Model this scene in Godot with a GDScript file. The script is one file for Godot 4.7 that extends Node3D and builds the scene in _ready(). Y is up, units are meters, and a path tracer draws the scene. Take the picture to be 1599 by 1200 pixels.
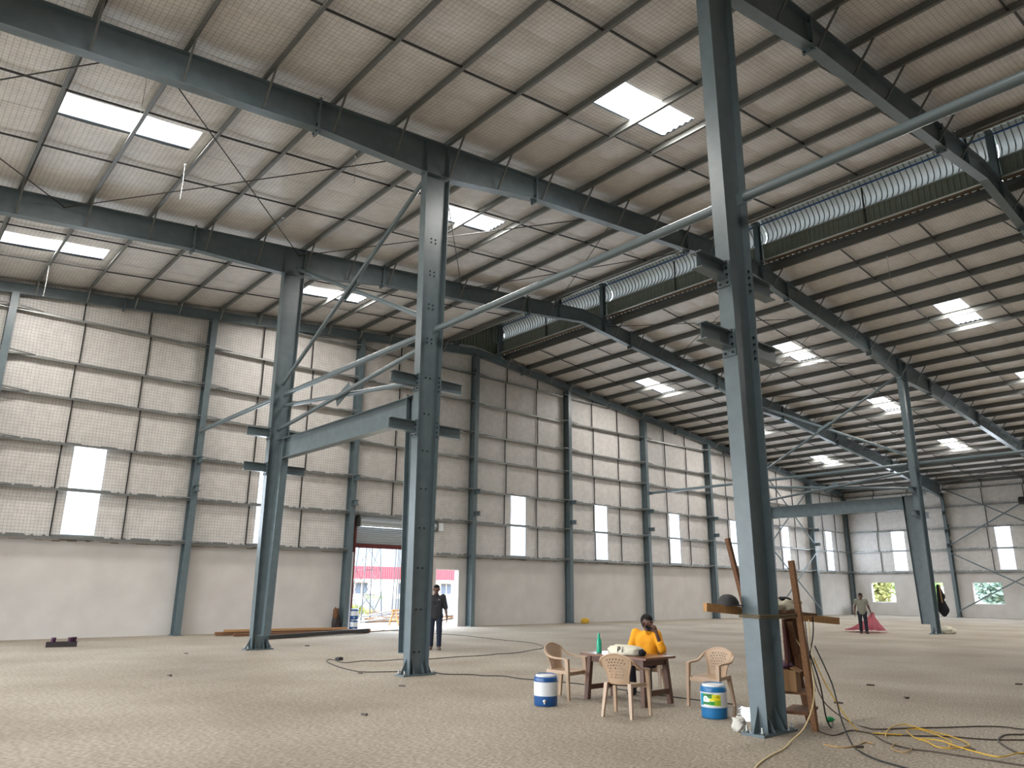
extends Node3D
# A large steel-framed warehouse hall under construction. Metres, y up. The far gable wall is z = 0, the ridge runs along x = 0.

const XW := 36.8          # inner face of the long side walls
const BAY := 6.2          # spacing of the gable posts
const COLX := 12.5        # rows of inner columns
const ZF: Array[float] = [0.0, 7.305, 14.724, 22.143, 29.56, 36.98, 44.4]   # the frames
const WALL_TOP := 2.97
const GIRTS: Array[float] = [3.05, 4.53, 5.98, 7.46, 8.65, 10.12, 11.5]
const SKY_Z: Array = [[3.03, 4.03], [11.0, 11.95], [17.75, 18.7], [25.2, 26.15], [32.7, 33.65], [40.1, 41.05]]
const SKY_X: Array = [[8.05, 10.65], [16.85, 19.5], [26.0, 28.6]]

var M := {}
var taken := {}
var rng := RandomNumberGenerator.new()

# ------------------------------------------------------------------ mesh building
class MB:
	var v := PackedVector3Array()
	var n := PackedVector3Array()
	var t := PackedVector2Array()
	var ix := PackedInt32Array()
	var second_uv := false

	func vert(p: Vector3, nn: Vector3, uv: Vector2) -> int:
		v.append(p); n.append(nn); t.append(uv)
		return v.size() - 1

	func quad(a: Vector3, b: Vector3, c: Vector3, d: Vector3, off := Vector2.ZERO) -> void:   # counter-clockwise from outside
		var nn := (b - a).cross(c - a)
		if nn.length_squared() < 1e-16:
			nn = (c - a).cross(d - a)
		nn = nn.normalized()
		var e := (b - a).normalized()
		var f := nn.cross(e)
		var i := v.size()
		for p: Vector3 in [a, b, c, d]:
			vert(p, nn, off + Vector2((p - a).dot(e), (p - a).dot(f)))
		ix.append_array([i, i + 2, i + 1, i, i + 3, i + 2])

	func facing(a: Vector3, b: Vector3, c: Vector3, d: Vector3, way: Vector3) -> void:
		if (b - a).cross(c - a).dot(way) >= 0.0:
			quad(a, b, c, d)
		else:
			quad(d, c, b, a)

	func hexa(p: Array) -> void:          # p[0..3] one face in ring order, p[4..7] the opposite one
		var m := Vector3.ZERO
		for q: Vector3 in p:
			m += q / 8.0
		for f: Array in [[0, 1, 2, 3], [4, 5, 6, 7], [0, 1, 5, 4], [1, 2, 6, 5], [2, 3, 7, 6], [3, 0, 4, 7]]:
			var c: Vector3 = (p[f[0]] + p[f[1]] + p[f[2]] + p[f[3]]) * 0.25
			facing(p[f[0]], p[f[1]], p[f[2]], p[f[3]], c - m)

	func span(lo: Vector3, hi: Vector3) -> void:
		hexa([Vector3(lo.x, lo.y, lo.z), Vector3(hi.x, lo.y, lo.z), Vector3(hi.x, lo.y, hi.z), Vector3(lo.x, lo.y, hi.z),
			Vector3(lo.x, hi.y, lo.z), Vector3(hi.x, hi.y, lo.z), Vector3(hi.x, hi.y, hi.z), Vector3(lo.x, hi.y, hi.z)])

	func box(c: Vector3, s: Vector3, b := Basis.IDENTITY) -> void:
		var p := []
		for y: float in [-0.5, 0.5]:
			for q: Vector2 in [Vector2(-0.5, -0.5), Vector2(0.5, -0.5), Vector2(0.5, 0.5), Vector2(-0.5, 0.5)]:
				p.append(c + b * Vector3(q.x * s.x, y * s.y, q.y * s.z))
		hexa(p)

	func bar(a: Vector3, b: Vector3, w: float, h: float, up := Vector3.UP) -> void:    # a straight bar of w by h
		var d := (b - a).normalized()
		if absf(d.dot(up)) > 0.99:
			up = Vector3.RIGHT
		var r := d.cross(up).normalized() * w * 0.5
		var u := r.normalized().cross(d) * h * 0.5
		hexa([a - r - u, a + r - u, a + r + u, a - r + u, b - r - u, b + r - u, b + r + u, b - r + u])

	func tri_plate(a: Vector3, b: Vector3, c: Vector3, thick: Vector3) -> void:
		var h := thick * 0.5
		var m := (a + b + c) / 3.0
		facing(a + h, b + h, c + h, c + h, thick)
		facing(a - h, b - h, c - h, c - h, -thick)
		for e: Array in [[a, b], [b, c], [c, a]]:
			facing(e[0] - h, e[1] - h, e[1] + h, e[0] + h, (e[0] + e[1]) * 0.5 - m)

	func prism(poly: PackedVector2Array, a: Vector3, b: Vector3, up := Vector3.UP) -> void:
		var d := (b - a).normalized()
		if absf(d.dot(up)) > 0.99:
			up = Vector3.RIGHT
		var r := d.cross(up).normalized()
		var u := r.cross(d)
		if Geometry2D.is_polygon_clockwise(poly):
			poly = poly.duplicate(); poly.reverse()
		for i in poly.size():
			var p := poly[i]
			var q := poly[(i + 1) % poly.size()]
			quad(a + r * p.x + u * p.y, b + r * p.x + u * p.y, b + r * q.x + u * q.y, a + r * q.x + u * q.y)
		var tr := Geometry2D.triangulate_polygon(poly)
		for k in range(0, tr.size(), 3):
			var s := [poly[tr[k]], poly[tr[k + 1]], poly[tr[k + 2]]]
			for e in 2:
				var o := a if e == 0 else b
				var w := -d if e == 0 else d
				var pts := []
				for q: Vector2 in s:
					pts.append(o + r * q.x + u * q.y)
				facing(pts[0], pts[1], pts[2], pts[2], w)

	func sheet(rows: Array, way := Vector3.ZERO, uv_scale := 1.0, closed := false) -> void:   # smooth surface through a grid of points
		var nr := rows.size()
		var nc: int = rows[0].size()
		var i0 := v.size()
		for r in nr:
			for c in nc:
				var p: Vector3 = rows[r][c]
				var cl: int = (c - 1 + (nc - 1 if c == 0 else 0)) if closed else maxi(c - 1, 0)
				var cr: int = (c + 1 if c < nc - 1 else 1) if closed else mini(c + 1, nc - 1)
				var dc: Vector3 = rows[r][cr] - rows[r][cl]
				var dr: Vector3 = rows[mini(r + 1, nr - 1)][c] - rows[maxi(r - 1, 0)][c]
				var nn := dc.cross(dr)
				if nn.length_squared() < 1e-14:
					var r2 := clampi(r + (1 if r == 0 else -1), 0, nr - 1)
					nn = (rows[r2][cr] - rows[r2][cl]).cross(dr)
				nn = nn.normalized()
				if way != Vector3.ZERO and nn.dot(way) < 0.0:
					nn = -nn
				vert(p, nn, Vector2(float(c) / (nc - 1), float(r) / (nr - 1)) * uv_scale)
		for r in nr - 1:
			for c in nc - 1:
				var a := i0 + r * nc + c
				var b := a + 1
				var d := a + nc
				var e := d + 1
				var face := (v[b] - v[a]).cross(v[e] - v[a])
				if face.length_squared() < 1e-16:
					face = (v[e] - v[a]).cross(v[d] - v[a])
				if face.dot(n[a] + n[e] + n[b] + n[d]) >= 0.0:
					ix.append_array([a, e, b, a, d, e])
				else:
					ix.append_array([a, b, e, a, e, d])

	func lathe(prof: Array, seg: int, at := Vector3.ZERO, basis := Basis.IDENTITY, squash := 1.0) -> void:   # prof: Vector2(radius, height); doubled points keep an edge
		var start := 0
		var runs := []
		for k in range(1, prof.size()):
			if prof[k] == prof[k - 1]:
				runs.append(prof.slice(start, k)); start = k
		runs.append(prof.slice(start))
		for run: Array in runs:
			if run.size() < 2:
				continue
			var rows := []
			for p: Vector2 in run:
				var ring := []
				for s in seg + 1:
					var a := TAU * s / seg
					ring.append(at + basis * Vector3(cos(a) * p.x, p.y, sin(a) * p.x * squash))
				rows.append(ring)
			var i1 := v.size()
			sheet(rows, Vector3.ZERO, 1.0, true)
			# point the normals outward as the profile runs upwards
			var m := Vector3.ZERO
			for q in range(i1, v.size()):
				m += v[q]
			m /= float(v.size() - i1)
			var s2 := 0.0
			for q in range(i1, v.size()):
				s2 += n[q].dot(v[q] - m)
			if s2 < 0.0:
				for q in range(i1, v.size()):
					n[q] = -n[q]
				var first := ix.size() - (run.size() - 1) * seg * 6
				for q in range(first, ix.size(), 3):
					var w := ix[q + 1]
					ix[q + 1] = ix[q + 2]
					ix[q + 2] = w

	func tube(pts: Array, r: float, seg := 8, r_end := -1.0) -> void:
		var rows := []
		var side := Vector3.ZERO
		for k in pts.size():
			var d: Vector3 = (pts[mini(k + 1, pts.size() - 1)] - pts[maxi(k - 1, 0)]).normalized()
			if side == Vector3.ZERO:
				side = d.cross(Vector3.UP if absf(d.y) < 0.9 else Vector3.RIGHT).normalized()
			side = (side - d * side.dot(d)).normalized()
			var up := side.cross(d)
			var rr := r if r_end < 0.0 else lerpf(r, r_end, float(k) / (pts.size() - 1))
			var ring := []
			for s in seg + 1:
				var a := TAU * s / seg
				ring.append(pts[k] + (side * cos(a) + up * sin(a)) * rr)
			rows.append(ring)
		var i0 := v.size()
		var j0 := ix.size()
		sheet(rows, Vector3.ZERO, 1.0, true)
		if n[i0].dot(v[i0] - pts[0]) < 0.0:
			for q in range(i0, v.size()):
				n[q] = -n[q]
			for q in range(j0, ix.size(), 3):
				var w := ix[q + 1]
				ix[q + 1] = ix[q + 2]
				ix[q + 2] = w
		for e in 2:
			var ring: Array = rows[0] if e == 0 else rows[-1]
			var o: Vector3 = pts[0] if e == 0 else pts[-1]
			var w: Vector3 = (pts[0] - pts[1]) if e == 0 else (pts[-1] - pts[-2])
			for s in seg:
				facing(o, ring[s], ring[s + 1], ring[s + 1], w)

	func blob(c: Vector3, r: Vector3, bump := 0.1, seed_at := 1, seg := 20, power := 2.0, flat_floor := -1e9) -> void:
		var noise := FastNoiseLite.new()
		noise.seed = seed_at; noise.frequency = 1.3
		var rows := []
		for j in seg / 2 + 1:
			var ring := []
			var th := PI * j / (seg / 2)
			for i in seg + 1:
				var ph := TAU * (i % seg) / seg
				var d := Vector3(sin(th) * cos(ph), cos(th), sin(th) * sin(ph))
				var e := Vector3(signf(d.x) * absf(d.x) ** (2.0 / power), signf(d.y) * absf(d.y) ** (2.0 / power), signf(d.z) * absf(d.z) ** (2.0 / power))
				var p := c + e * r * (1.0 + bump * noise.get_noise_3dv(d * 1.5))
				p.y = maxf(p.y, flat_floor)
				ring.append(p)
			rows.append(ring)
		var i0 := v.size()
		var j0 := ix.size()
		sheet(rows, Vector3.ZERO, 1.0, true)
		var s2 := 0.0
		for q in range(i0, v.size()):
			s2 += n[q].dot(v[q] - c)
		if s2 < 0.0:
			for q in range(i0, v.size()):
				n[q] = -n[q]
			for q in range(j0, ix.size(), 3):
				var w := ix[q + 1]
				ix[q + 1] = ix[q + 2]
				ix[q + 2] = w

	# bones: [from, to, radius, radius]; a smooth union of tapered capsules, meshed as surface nets
	func nets(bones: Array, cell: float, k: float) -> void:
		var lo := Vector3.INF
		var hi := -Vector3.INF
		for b: Array in bones:
			var rr := maxf(b[2], b[3]) + cell * 3.0 + k
			for q in 2:
				lo = lo.min(b[q] - Vector3.ONE * rr); hi = hi.max(b[q] + Vector3.ONE * rr)
		var nx := int((hi.x - lo.x) / cell) + 2
		var ny := int((hi.y - lo.y) / cell) + 2
		var nz := int((hi.z - lo.z) / cell) + 2
		var f := PackedFloat32Array()
		f.resize(nx * ny * nz)
		f.fill(9.0)
		for b: Array in bones:
			var a: Vector3 = b[0]
			var ba: Vector3 = b[1] - a
			var l2 := maxf(ba.length_squared(), 1e-9)
			var ra: float = b[2]
			var rb: float = b[3]
			var pad := maxf(ra, rb) + k + cell * 2.0
			var p0: Vector3 = (a.min(b[1]) - Vector3.ONE * pad - lo) / cell
			var p1: Vector3 = (a.max(b[1]) + Vector3.ONE * pad - lo) / cell
			for z in range(maxi(0, int(p0.z)), mini(nz - 1, int(p1.z) + 1) + 1):
				for y in range(maxi(0, int(p0.y)), mini(ny - 1, int(p1.y) + 1) + 1):
					var row := (z * ny + y) * nx
					for x in range(maxi(0, int(p0.x)), mini(nx - 1, int(p1.x) + 1) + 1):
						var pa := lo + Vector3(x, y, z) * cell - a
						var h := clampf(pa.dot(ba) / l2, 0.0, 1.0)
						var d := (pa - ba * h).length() - lerpf(ra, rb, h)
						var old := f[row + x]
						var m := maxf(k - absf(d - old), 0.0) / k
						f[row + x] = minf(d, old) - m * m * k * 0.25
		var at := PackedInt32Array()
		at.resize(nx * ny * nz)
		at.fill(-1)
		var step := [0, 1, nx, nx + 1, nx * ny, nx * ny + 1, nx * ny + nx, nx * ny + nx + 1]
		for z in nz - 1:
			for y in ny - 1:
				for x in nx - 1:
					var i := (z * ny + y) * nx + x
					if absf(f[i]) > cell * 3.0:
						continue
					var inside := 0
					for s in 8:
						if f[i + step[s]] < 0.0:
							inside += 1
					if inside == 0 or inside == 8:
						continue
					var sum := Vector3.ZERO
					var count := 0
					for e: Array in [[0, 1], [2, 3], [4, 5], [6, 7], [0, 2], [1, 3], [4, 6], [5, 7], [0, 4], [1, 5], [2, 6], [3, 7]]:
						var fa := f[i + step[e[0]]]
						var fb := f[i + step[e[1]]]
						if (fa < 0.0) == (fb < 0.0):
							continue
						var h := fa / (fa - fb)
						var ca := Vector3(e[0] & 1, (e[0] >> 1) & 1, (e[0] >> 2) & 1)
						var cb := Vector3(e[1] & 1, (e[1] >> 1) & 1, (e[1] >> 2) & 1)
						sum += ca.lerp(cb, h)
						count += 1
					var g := Vector3(f[i + 1] + f[i + step[3]] + f[i + step[5]] + f[i + step[7]] - f[i] - f[i + nx] - f[i + step[4]] - f[i + step[6]],
						f[i + nx] + f[i + step[3]] + f[i + step[6]] + f[i + step[7]] - f[i] - f[i + 1] - f[i + step[4]] - f[i + step[5]],
						f[i + step[4]] + f[i + step[5]] + f[i + step[6]] + f[i + step[7]] - f[i] - f[i + 1] - f[i + nx] - f[i + step[3]])
					var p := lo + (Vector3(x, y, z) + sum / count) * cell
					at[i] = vert(p, g.normalized(), Vector2(p.x + p.z, p.y))
		for z in range(1, nz - 1):
			for y in range(1, ny - 1):
				for x in range(1, nx - 1):
					var i := (z * ny + y) * nx + x
					if absf(f[i]) > cell * 2.0:
						continue
					for ax in 3:
						var o: int = [1, nx, nx * ny][ax]
						if (f[i] < 0.0) == (f[i + o] < 0.0):
							continue
						var u: int = [nx, nx * ny, 1][ax]
						var w: int = [nx * ny, 1, nx][ax]
						var c := [at[i], at[i - u], at[i - u - w], at[i - w]]
						if c.min() < 0:
							continue
						var face := (v[c[1]] - v[c[0]]).cross(v[c[2]] - v[c[0]])
						if face.dot(n[c[0]] + n[c[2]]) >= 0.0:
							ix.append_array([c[0], c[2], c[1], c[0], c[3], c[2]])
						else:
							ix.append_array([c[0], c[1], c[2], c[0], c[2], c[3]])

	func mesh(off := Vector3.ZERO) -> ArrayMesh:
		var a := []
		a.resize(Mesh.ARRAY_MAX)
		if off != Vector3.ZERO:
			for k in v.size():
				v[k] -= off
		a[Mesh.ARRAY_VERTEX] = v; a[Mesh.ARRAY_NORMAL] = n; a[Mesh.ARRAY_TEX_UV] = t; a[Mesh.ARRAY_INDEX] = ix
		if second_uv:
			a[Mesh.ARRAY_TEX_UV2] = t
		var m := ArrayMesh.new()
		m.add_surface_from_arrays(Mesh.PRIMITIVE_TRIANGLES, a)
		return m

# ------------------------------------------------------------------ objects
func numbered(called: String) -> String:
	var k: int = taken.get(called, 0)
	taken[called] = k + 1
	return called if k == 0 else "%s_%03d" % [called, k]

func thing(called: String, label: String, category: String, at := Vector3.ZERO, turn := 0.0, group := "") -> Node3D:
	var o := Node3D.new()
	o.name = numbered(called)
	add_child(o)
	o.position = at
	o.rotation.y = turn
	o.set_meta("label", label); o.set_meta("category", category)
	if group != "":
		o.set_meta("group", group)
	return o

func setting(called: String) -> Node3D:
	var o := Node3D.new()
	o.name = called
	add_child(o)
	o.set_meta("kind", "structure")
	return o

func part(parent: Node, called: String, mb: MB, material: Material, label := "") -> MeshInstance3D:    # mesh in the parent's own axes
	return hang(parent, called, mb.mesh(), material, label)

func partw(parent: Node3D, called: String, mb: MB, material: Material, label := "") -> MeshInstance3D:   # mesh in world coordinates under an unturned thing
	var o := Vector3.ZERO
	var q: Node = parent
	while q is Node3D and q != self:
		o += (q as Node3D).position
		q = q.get_parent()
	return hang(parent, called, mb.mesh(o), material, label)

func hang(parent: Node, called: String, mesh: Mesh, material: Material, label := "", at := Vector3.ZERO) -> MeshInstance3D:
	var o := MeshInstance3D.new()
	o.name = called
	o.mesh = mesh
	o.material_override = material
	o.position = at
	parent.add_child(o, true)
	if label != "":
		o.set_meta("label", label)
	return o

func rafter_top(x: float) -> float:
	return 12.80 - 0.1035 * absf(x)

func roof_under(x: float) -> float:
	return rafter_top(x) + 0.22

func purlin_x() -> Array:
	var xs := []
	for k in 24:
		xs.append(1.95 + 1.465 * k)
	xs.append(36.72)
	return xs

func spline(pts: Array, per := 6) -> Array:
	var c := Curve3D.new()
	for k in pts.size():
		var d: Vector3 = (pts[mini(k + 1, pts.size() - 1)] - pts[maxi(k - 1, 0)]) / 6.0
		c.add_point(pts[k], -d, d)
	var out := []
	for k in (pts.size() - 1) * per + 1:
		out.append(c.samplef(float(k) / per))
	return out

# ------------------------------------------------------------------ materials
func plain(called: String, c: Color, rough := 0.7, metal := 0.0) -> StandardMaterial3D:
	var m := StandardMaterial3D.new()
	m.resource_name = called
	m.albedo_color = c
	m.roughness = rough
	m.metallic = metal
	M[called] = m
	return m

func noise_tex(sd: int, freq: float, octaves: int, a: Color, b: Color, size := 512, kind := FastNoiseLite.TYPE_SIMPLEX_SMOOTH) -> NoiseTexture2D:
	var f := FastNoiseLite.new()
	f.seed = sd; f.frequency = freq; f.fractal_octaves = octaves; f.noise_type = kind
	var t := NoiseTexture2D.new()
	t.width = size; t.height = size; t.seamless = true; t.noise = f
	var g := Gradient.new()
	g.set_color(0, a); g.set_color(1, b)
	t.color_ramp = g
	return t

func mottled(called: String, a: Color, b: Color, tile: float, rough := 0.7, metal := 0.0, freq := 0.012, octaves := 5, sd := 3) -> StandardMaterial3D:
	var m := plain(called, Color.WHITE, rough, metal)
	m.albedo_texture = noise_tex(sd, freq, octaves, a, b)
	m.uv1_scale = Vector3.ONE / tile
	return m

func relief(m: StandardMaterial3D, sd: int, freq: float, depth_cm: float, octaves := 4) -> void:
	m.heightmap_enabled = true
	m.heightmap_scale = depth_cm
	m.heightmap_texture = noise_tex(sd, freq, octaves, Color.BLACK, Color.WHITE)

func foil_picture(sd: int) -> ImageTexture:      # silver foil behind a wire net of 10 cm squares; 2.4 m to the tile
	var w := 1008
	var f := FastNoiseLite.new()
	f.seed = sd; f.frequency = 0.006; f.fractal_octaves = 4
	var coarse := f.get_seamless_image(w, w)
	f.frequency = 0.03; f.seed = sd + 9
	var fine := f.get_seamless_image(w, w)
	coarse.convert(Image.FORMAT_L8); fine.convert(Image.FORMAT_L8)
	var cb := coarse.get_data()
	var fb := fine.get_data()
	var out := PackedByteArray()
	out.resize(w * w * 3)
	for y in w:
		var ym := (y + int(cb[y * w] / 110.0)) % 42
		for x in w:
			var i := y * w + x
			var g := 0.86 + (cb[i] - 128) * 0.0003 + (fb[i] - 128) * 0.0002
			var xm := (x + int(cb[(x * w) % (w * w)] / 110.0)) % 42
			if xm < 3 or ym < 3:
				g *= 0.72
			elif xm < 4 or ym < 4:
				g *= 0.88
			out[i * 3] = clampi(int(g * 243.0), 0, 255)
			out[i * 3 + 1] = clampi(int(g * 238.0), 0, 255)
			out[i * 3 + 2] = clampi(int(g * 233.0), 0, 255)
	return ImageTexture.create_from_image(Image.create_from_data(w, w, false, Image.FORMAT_RGB8, out))

func make_materials() -> void:
	var steel := mottled("painted_steel", Color8(84, 97, 102), Color8(98, 111, 116), 2.2, 0.34)
	steel.metallic_specular = 0.5
	mottled("galvanised", Color8(122, 124, 122), Color8(146, 147, 144), 1.1, 0.38, 0.55, 0.03, 4, 5)
	mottled("purlin_steel", Color8(84, 86, 84), Color8(100, 101, 98), 1.1, 0.45, 0.15, 0.03, 4, 6)
	plain("rod", Color8(46, 44, 42), 0.6)
	plain("zinc_rail", Color8(176, 180, 178), 0.35, 0.6)
	plain("bolt", Color8(34, 38, 40), 0.5, 0.4)
	mottled("curb_sheet", Color8(104, 110, 100), Color8(122, 127, 116), 1.3, 0.5, 0.2, 0.02, 4, 8)
	plain("flashing", Color8(92, 78, 62), 0.7)
	var baffle := plain("baffle_sheet", Color8(178, 180, 176), 0.5)
	baffle.backlight_enabled = true
	baffle.backlight = Color(0.36, 0.36, 0.35)
	plain("blue_tape", Color8(60, 96, 150), 0.6)

	var foil := plain("foil", Color.WHITE, 0.45, 0.0)
	foil.albedo_texture = foil_picture(4)
	foil.uv1_scale = Vector3.ONE / 2.4
	plain("foil_plain", Color8(176, 168, 158), 0.5, 0.3)
	plain("roof_sheet", Color8(150, 156, 158), 0.5, 0.3)
	plain("cladding", Color8(170, 174, 176), 0.5, 0.2)

	mottled("plaster", Color8(192, 187, 182), Color8(204, 200, 195), 5.0, 0.9, 0.0, 0.008, 5, 11)
	plain("raw_edge", Color8(128, 118, 104), 0.95)

	var ground := mottled("dusty_concrete", Color8(170, 157, 139), Color8(206, 195, 179), 13.0, 0.88, 0.0, 0.006, 6, 17)
	ground.detail_enabled = true
	ground.detail_blend_mode = BaseMaterial3D.BLEND_MODE_MUL
	ground.detail_uv_layer = BaseMaterial3D.DETAIL_UV_2
	ground.detail_albedo = noise_tex(31, 0.03, 5, Color(0.56, 0.55, 0.53), Color(1, 1, 1), 1024)
	ground.uv2_scale = Vector3(0.42, 0.9, 1.0)
	relief(ground, 41, 0.05, 0.9, 6)
	mottled("yard_soil", Color8(112, 100, 82), Color8(146, 132, 110), 6.0, 0.95, 0.0, 0.02, 5, 19)

	var day := plain("daylight_sheet", Color8(236, 240, 246), 0.4)
	day.emission_enabled = true
	day.emission = Color(0.93, 0.96, 1.0)
	day.emission_energy_multiplier = 1.6
	var dayw := plain("daylight_wall_sheet", Color8(232, 238, 246), 0.4)
	dayw.emission_enabled = true
	dayw.emission = Color(0.86, 0.92, 1.0)
	dayw.emission_energy_multiplier = 1.15

	plain("shutter_slat", Color8(170, 176, 180), 0.4, 0.5)
	plain("red_oxide", Color8(96, 34, 30), 0.6)
	plain("shutter_hood", Color8(104, 106, 102), 0.5, 0.4)
	plain("white_paint", Color8(222, 224, 226), 0.7)

	mottled("raw_timber", Color8(148, 108, 66), Color8(184, 142, 94), 0.7, 0.8, 0.0, 0.03, 4, 23)
	mottled("mid_timber", Color8(104, 72, 45), Color8(140, 100, 66), 0.7, 0.8, 0.0, 0.03, 4, 24)
	mottled("old_timber", Color8(84, 56, 36), Color8(122, 84, 56), 0.6, 0.8, 0.0, 0.03, 4, 25)
	mottled("table_wood", Color8(74, 50, 38), Color8(104, 72, 54), 0.5, 0.55, 0.0, 0.03, 4, 27)
	mottled("table_top", Color8(96, 60, 42), Color8(126, 82, 58), 0.5, 0.3, 0.0, 0.03, 4, 29)
	var chair := plain("chair_plastic", Color8(174, 147, 121), 0.38)
	chair.subsurf_scatter_enabled = true
	chair.subsurf_scatter_strength = 0.05
	plain("jug_blue", Color8(18, 74, 132), 0.35)
	plain("jug_light_blue", Color8(24, 104, 156), 0.35)
	plain("jug_white", Color8(206, 208, 210), 0.45)
	plain("tap", Color8(226, 224, 214), 0.4)
	plain("green_bottle", Color8(22, 160, 126), 0.25)
	plain("rope", Color8(104, 90, 66), 0.9)
	plain("black_rubber", Color8(28, 27, 27), 0.6)
	plain("cable_brown", Color8(70, 58, 48), 0.6)
	plain("cable_yellow", Color8(196, 156, 40), 0.55)
	plain("cable_cream", Color8(206, 186, 140), 0.6)
	plain("cable_orange", Color8(172, 136, 82), 0.6)
	mottled("sack_cloth", Color8(196, 190, 168), Color8(216, 212, 194), 0.4, 0.8, 0.0, 0.03, 3, 33)
	plain("white_plastic", Color8(190, 187, 178), 0.5)
	plain("cardboard", Color8(150, 116, 80), 0.9)
	plain("maroon_board", Color8(74, 26, 22), 0.6)
	plain("pink_sheet", Color8(238, 166, 180), 0.6)
	(M.pink_sheet as StandardMaterial3D).backlight_enabled = true
	(M.pink_sheet as StandardMaterial3D).backlight = Color(0.5, 0.25, 0.3)
	plain("purple_tin", Color8(72, 38, 66), 0.5)
	plain("dark_tray", Color8(46, 38, 40), 0.7)
	plain("green_plug", Color8(20, 138, 84), 0.5)

	plain("skin", Color8(88, 58, 44), 0.55)
	plain("hair", Color8(11, 10, 10), 0.95)
	plain("eye", Color8(220, 214, 206), 0.3)
	plain("charcoal_shirt", Color8(44, 44, 48), 0.9)
	plain("jeans", Color8(28, 36, 54), 0.9)
	plain("shoe", Color8(96, 82, 72), 0.8)
	plain("black_shoe", Color8(30, 28, 28), 0.7)
	plain("yellow_shirt", Color8(232, 156, 18), 0.8)
	plain("navy_trousers", Color8(30, 32, 42), 0.9)
	plain("grey_tee", Color8(126, 124, 112), 0.9)
	plain("black_cloth", Color8(18, 19, 24), 0.95)

	plain("shed_white", Color8(206, 194, 182), 0.8)
	plain("shed_red", Color8(206, 66, 76), 0.5)
	plain("shed_pale", Color8(168, 182, 194), 0.5)
	plain("window_dark", Color8(84, 92, 106), 0.3)
	plain("yard_concrete", Color8(132, 133, 138), 0.9)
	plain("lattice_steel", Color8(70, 73, 78), 0.7)
	plain("dry_grass", Color8(134, 138, 52), 0.9)
	plain("leaf", Color8(122, 152, 86), 0.8)
	plain("leaf_blue", Color8(132, 152, 140), 0.8)
	plain("leaf_olive", Color8(168, 168, 112), 0.8)
	plain("bark", Color8(110, 92, 74), 0.9)

	var water := plain("water", Color8(96, 84, 70), 0.03)
	water.metallic_specular = 0.8
	water.uv1_triplanar = true; water.uv1_world_triplanar = true
	water.uv1_scale = Vector3.ONE * 1.6
	var ripple := noise_tex(51, 0.02, 3, Color.BLACK, Color.WHITE)
	ripple.color_ramp = null
	ripple.as_normal_map = true
	ripple.bump_strength = 2.0
	water.normal_enabled = true
	water.normal_texture = ripple
	water.normal_scale = 0.25

# ------------------------------------------------------------------ the scene
func _ready() -> void:
	rng.seed = 20240611
	view_and_light()
	make_materials()
	build_floor()
	build_roof()
	build_back_wall()
	build_right_wall()
	build_other_walls()
	build_daylight()
	build_monitor()
	build_rafters()
	build_columns()
	build_bracing()
	build_door()
	build_yard()
	build_table_group()
	build_rack()
	build_people()
	build_floor_clutter()

func view_and_light() -> void:
	var cam := Camera3D.new()
	cam.name = "camera"
	var yaw := 0.7109
	var pitch := 0.2695
	var roll := 0.0094
	var fwd := Vector3(sin(yaw) * cos(pitch), sin(pitch), -cos(yaw) * cos(pitch))
	var right := Vector3(cos(yaw), 0, sin(yaw))
	var up := right.cross(fwd)
	cam.transform = Transform3D(Basis(right * cos(roll) + up * sin(roll), up * cos(roll) - right * sin(roll), -fwd), Vector3(-20.991, 1.6, 27.316))
	cam.fov = rad_to_deg(2.0 * atan(600.0 / 1159.2))
	cam.near = 0.05
	cam.far = 400.0
	add_child(cam)
	cam.current = true

	var sky := ProceduralSkyMaterial.new()
	sky.sky_top_color = Color(0.88, 0.94, 1.0)
	sky.sky_horizon_color = Color(0.98, 0.99, 1.0)
	sky.ground_bottom_color = Color(0.62, 0.56, 0.48)
	sky.ground_horizon_color = Color(0.86, 0.84, 0.80)
	sky.sky_energy_multiplier = 2.7
	sky.ground_energy_multiplier = 1.2
	var env := Environment.new()
	env.background_mode = Environment.BG_SKY
	env.sky = Sky.new()
	env.sky.sky_material = sky
	env.tonemap_mode = Environment.TONE_MAPPER_LINEAR
	env.tonemap_exposure = 1.36
	env.sdfgi_enabled = true
	env.ssao_enabled = true
	env.ssil_enabled = true
	var we := WorldEnvironment.new()
	we.name = "environment"
	we.environment = env
	add_child(we)

	var sun := DirectionalLight3D.new()
	sun.name = "sun"
	sun.light_color = Color(1.0, 0.95, 0.86)
	sun.light_energy = 0.35
	sun.light_angular_distance = 0.6
	sun.shadow_enabled = true
	sun.sky_mode = DirectionalLight3D.SKY_MODE_LIGHT_ONLY
	add_child(sun)
	sun.look_at_from_position(Vector3(12, 40, 22), Vector3.ZERO)

const SKYLIGHT_ENERGY := 25.0
const STRIP_ENERGY := 13.0

func daylight(called: String, at: Vector3, toward: Vector3, size: Vector2, energy: float, color: Color) -> void:
	var l := AreaLight3D.new()
	l.name = numbered(called)
	l.area_size = size
	l.area_normalize_energy = true
	l.light_energy = energy
	l.light_color = color
	l.set("area_range", 90.0)
	l.shadow_enabled = true
	add_child(l)
	l.look_at_from_position(at, at + toward, Vector3.RIGHT if absf(toward.y) > 0.9 else Vector3.UP)

# ------------------------------------------------------------------ floor and roof
func build_floor() -> void:
	var f := setting("floor")
	var mb := MB.new()
	mb.second_uv = true
	mb.span(Vector3(-40, -0.3, -0.3), Vector3(38, 0.0, 46))
	part(f, "slab", mb, M.dusty_concrete)

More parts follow.
